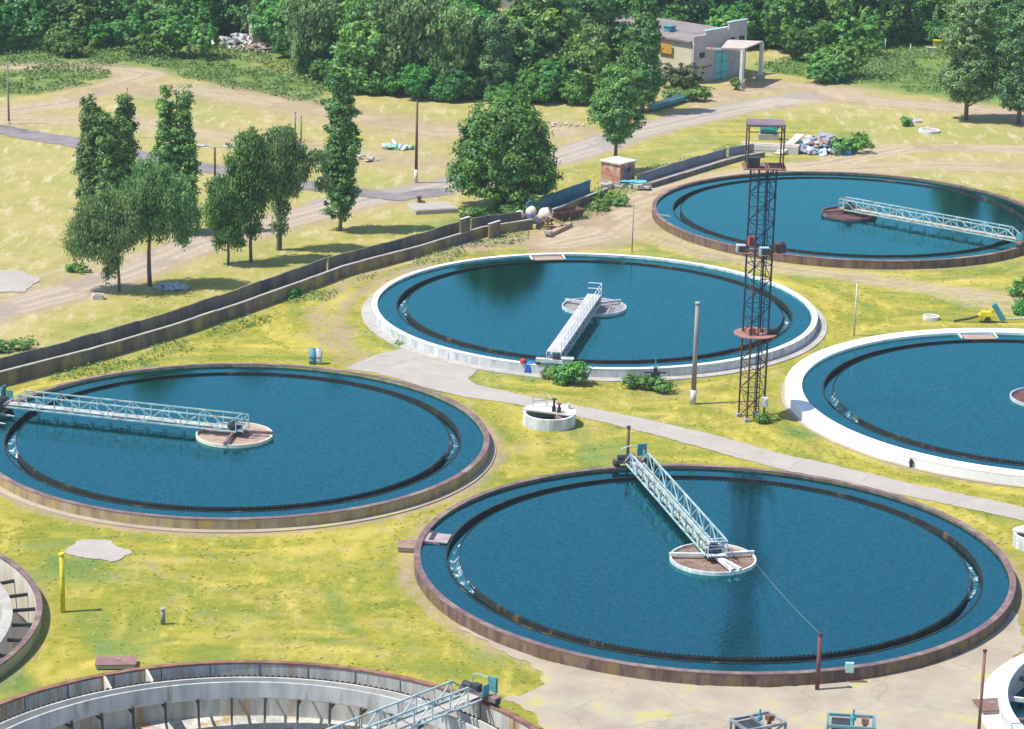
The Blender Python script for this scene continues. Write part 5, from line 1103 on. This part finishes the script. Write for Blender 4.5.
weeds('tall_weeds', [[(-80, 46), (210, 42), (300, 66), (340, 80), (320, 104), (230, 86), (140, 68), (-80, 66)]], 11, .9, 1, L_weed, 'tall green weeds in a band along the upper left wood edge')
weeds('tall_weeds', [[(-80, 78), (40, 68), (100, 68), (110, 76), (60, 90), (-80, 102)]], 10, .6, 2, L_weed, 'patch of tall weeds inside the bend of the field track at the upper left')
weeds('tall_weeds', [[(750, 66), (850, 40), (1100, 30), (1100, 114), (950, 99), (850, 82), (780, 74)]], 10, .7, 3, L_weed, 'tall weeds on the slope between the building and the right trees')
weeds('tall_weeds', [[(600, 182), (650, 170), (740, 146), (760, 150), (700, 172), (640, 188), (560, 226), (540, 232)], [(0, 391), (100, 366), (230, 322), (340, 280), (420, 259), (500, 238), (530, 232), (520, 238), (430, 266), (340, 287), (240, 330), (100, 374)]], 16, .35, 4, L_weed, 'low weeds growing along the foot of the channel', .22)
# short grass blades over the plant lawn
def lawn():
    rs = np.random.RandomState(9); n = 55000; x = rs.uniform(-55, 60, n); y = rs.uniform(138, 300, n) ; keepm = np.ones(n, bool)
    dr, di, gr = masks(x, y); keepm &= (di < .3) & (dr < .55)
    for k, (cx, cy, r) in TK.items(): keepm &= np.hypot(x - cx, y - cy) > r + .9
    for nm in ('path', 'yard', 'concrete_slab'):
        for o in [q for q in bpy.data.objects if q.name.startswith(nm) and q.type == 'MESH' and 'kind' in q]:
            pts = [tuple(v.co[:2]) for v in o.data.vertices]; keepm &= dpoly(x, y, pts[::2]) > 0
    keepm &= fbm(x, y, 2.5, 90) > .4
    x, y = x[keepm], y[keepm]; n = len(x); hh = rs.uniform(.02, .07, n); a_ = rs.uniform(0, 2 * pi, n); ww = rs.uniform(.12, .3, n); ax, ay = np.cos(a_) * ww / 2, np.sin(a_) * ww / 2; lx, ly = rs.normal(0, .16, n), rs.normal(0, .16, n)
    V = np.stack([np.stack([x - ax, y - ay, 0 * x - .03], 1), np.stack([x + ax, y + ay, 0 * x - .03], 1), np.stack([x + ax * .7 + lx, y + ay * .7 + ly, hh], 1), np.stack([x - ax * .7 + lx, y - ay * .7 + ly, hh * .9], 1)], 1).reshape(-1, 3)
    T = np.repeat(np.clip(fbm(x, y, 3, 31) * 1.6 - .3 + rs.normal(0, .15, n), 0, 1), 4)
    o = mesh_np('grass', V, np.arange(n * 4).reshape(-1, 4), leaf_mat('grass blades', (.21, .24, .035), (.45, .38, .08)), None, dict(tint=T)); tag(o, 'short yellow green grass tufts between the tanks', 'grass', kind='stuff')
lawn()

# ---------------------------------------------------------------- the wood
protos = []
def fproto(kind, seed):
    r = random.Random(seed)
    if kind == 'oak': bl = [(r.uniform(-2.4, 2.4), r.uniform(-2, 2), r.uniform(2.4, 10), r.uniform(2.2, 3.3), r.uniform(2.2, 3.2), r.uniform(1.9, 2.6)) for _ in range(11)] + [(0, 0, 10.6, 2.6, 2.4, 1.9), (0, 0, 6, 3.8, 3.6, 3.6), (1.5, 1, 2.2, 2.6, 2.6, 1.9), (-1.6, -1, 2.0, 2.6, 2.6, 1.8)]; lm = L_forest; nl = 13000; dr = 0
    elif kind == 'low': bl = [(r.uniform(-2.6, 2.6), r.uniform(-2, 2), r.uniform(1.6, 5.6), r.uniform(1.8, 2.8), r.uniform(1.8, 2.8), r.uniform(1.5, 2.2)) for _ in range(8)] + [(0, 0, 3.8, 3.2, 3, 3)]; lm = L_round; nl = 10000; dr = 0
    elif kind == 'pale': bl = [(r.uniform(-2.2, 2.2), r.uniform(-2, 2), r.uniform(1.8, 9.5), r.uniform(2.0, 3.0), r.uniform(1.8, 2.8), r.uniform(1.7, 2.4)) for _ in range(9)] + [(0, 0, 6, 3.2, 3, 3.4)]; lm = L_willow; nl = 12000; dr = .5
    elif kind == 'tall': bl = poplar_blobs(14, 4.2, 1.5, seed, 10); lm = L_poplar; nl = 8000; dr = 0
    else: bl = [(r.uniform(-2.0, 2.0), r.uniform(-2, 2), r.uniform(1.8, 8), r.uniform(2.0, 2.9), r.uniform(1.8, 2.7), r.uniform(1.6, 2.2)) for _ in range(9)] + [(0, 0, 5, 3, 3, 3)]; lm = L_round; nl = 11000; dr = 0
    return bl, lm, nl, dr
NAMES = dict(oak=('broadleaf_tree', 'dense dark green broadleaf tree in the wood behind the field'), low=('broadleaf_tree', 'low bushy dark green tree at the edge of the wood'), pale=('willow_tree', 'pale grey green tree in the wood behind the field'), tall=('poplar_tree', 'narrow dark poplar rising in the wood behind the field'), bright=('broadleaf_tree', 'bright green tree in the wood behind the field'))
rw = random.Random(42); PR = {}
def wood_tree(kind, x, y, s):
    key = (kind, rw.randint(0, 1))
    nm, lb = NAMES[kind]
    if key not in PR:
        bl, lm, nl, dr = fproto(kind, hash(key[0]) % 97 if False else sum(map(ord, kind)) + key[1] * 13); o = tree(nm, (x, y, 0), lb, 'tree', bl, 2, .3, nl, .46, lm, sum(map(ord, kind)) + 31 * key[1], group='%s trees of the wood' % kind if kind != 'low' else 'bushy trees of the wood', droop=dr, clump=1.25, limbs=7)
        PR[key] = o
    else: o = copy_tree(PR[key]); o.location = (x, y, 0)
    o.rotation_euler = (0, 0, rw.uniform(0, 6.28)); o.scale = (s * rw.uniform(.9, 1.15), s * rw.uniform(.9, 1.15), s)
EDGE = [(-60, 44), (0, 50), (60, 44), (130, 44), (200, 34), (255, 34), (290, 58), (312, 78), (340, 88), (400, 94), (470, 98), (530, 100), (590, 100), (612, 92), (640, 50), (700, 44), (770, 50), (800, 58), (880, 42), (930, 40), (985, 55), (1080, 60)]
def edge_y(px): return float(np.interp(px, [e[0] for e in EDGE], [e[1] for e in EDGE]))
for row in range(7):
    px = -70 + rw.uniform(0, 30)
    while px < 1100:
        ye = edge_y(px); g = at(px, ye); yy = g.y + row * 6.5 + rw.uniform(-1.5, 1.5); xx = g.x * yy / g.y
        if yy > 455 and row > 1: px += 40; continue
        blocked = False
        # keep clear of the buildings
        for bx, by, br in ((23, 362, 0), (-4, 426, 7.5)):
            if br and hypot(xx - bx, yy - by) < br: blocked = True
        b0 = at(692, 84); bd = (at(745, 74) - b0); th = atan2(bd.y, bd.x); lx = (xx - b0.x) * cos(th) + (yy - b0.y) * sin(th); ly = -(xx - b0.x) * sin(th) + (yy - b0.y) * cos(th)
        if -4.5 < lx < bd.length + 4.5 and -5 < ly < 22: blocked = True
        if row == 0: kind = rw.choice(['oak', 'low', 'low', 'oak', 'pale']) if px < 620 else rw.choice(['bright', 'low', 'bright', 'oak'])
        else: kind = rw.choice(['oak', 'oak', 'oak', 'pale', 'tall', 'bright']) if px < 620 else rw.choice(['oak', 'bright', 'oak', 'bright', 'tall'])
        if px < 290 and row == 0: kind = rw.choice(['low', 'oak', 'bright'])
        s = rw.uniform(.78, 1.3) * (1.0 if row else .9)
        if abs(512 + FPX * Vector((xx, yy, -HCAM)).dot(_r) / Vector((xx, yy, -HCAM)).dot(_F) - 506) < 26:
            if row in (1, 2, 3, 4, 5, 6) and yy < 426: blocked = True
            s = min(s, .6)
        if not blocked: wood_tree(kind, xx, yy, s)
        px += rw.uniform(34, 50)
for i in range(60):
    px = -60 + i * 19 + rw.uniform(-8, 8)
    if 610 < px < 790 or 205 < px < 275: continue
    g = at(px, edge_y(px) + rw.uniform(2, 5)); wood_tree(rw.choice(['low', 'low', 'bright']) if px < 620 else rw.choice(['low', 'bright', 'bright']), g.x, g.y, rw.uniform(.32, .6))
print('objects', len(bpy.data.objects))

# ---------------------------------------------------------------- air
b = MB(); b.box(((gx[0] + gx[-1]) / 2, (gy[0] + gy[-1]) / 2, 36), (gx[-1] - gx[0] + 40, gy[-1] - gy[0] + 40, 88)); hz = b.build('haze', None); tag(hz, 'thin blue summer haze over the whole plant', 'haze', kind='stuff')
m = bpy.data.materials.new('haze air'); m.use_nodes = True; n = m.node_tree.nodes; n.remove(n['Principled BSDF'])
v = n.new('ShaderNodeVolumePrincipled'); v.inputs['Color'].default_value = (.75, .90, 1, 1); v.inputs['Density'].default_value = .00012; v.inputs['Anisotropy'].default_value = 0
m.node_tree.links.new(v.outputs[0], n['Material Output'].inputs['Volume']); hz.data.materials.append(m)
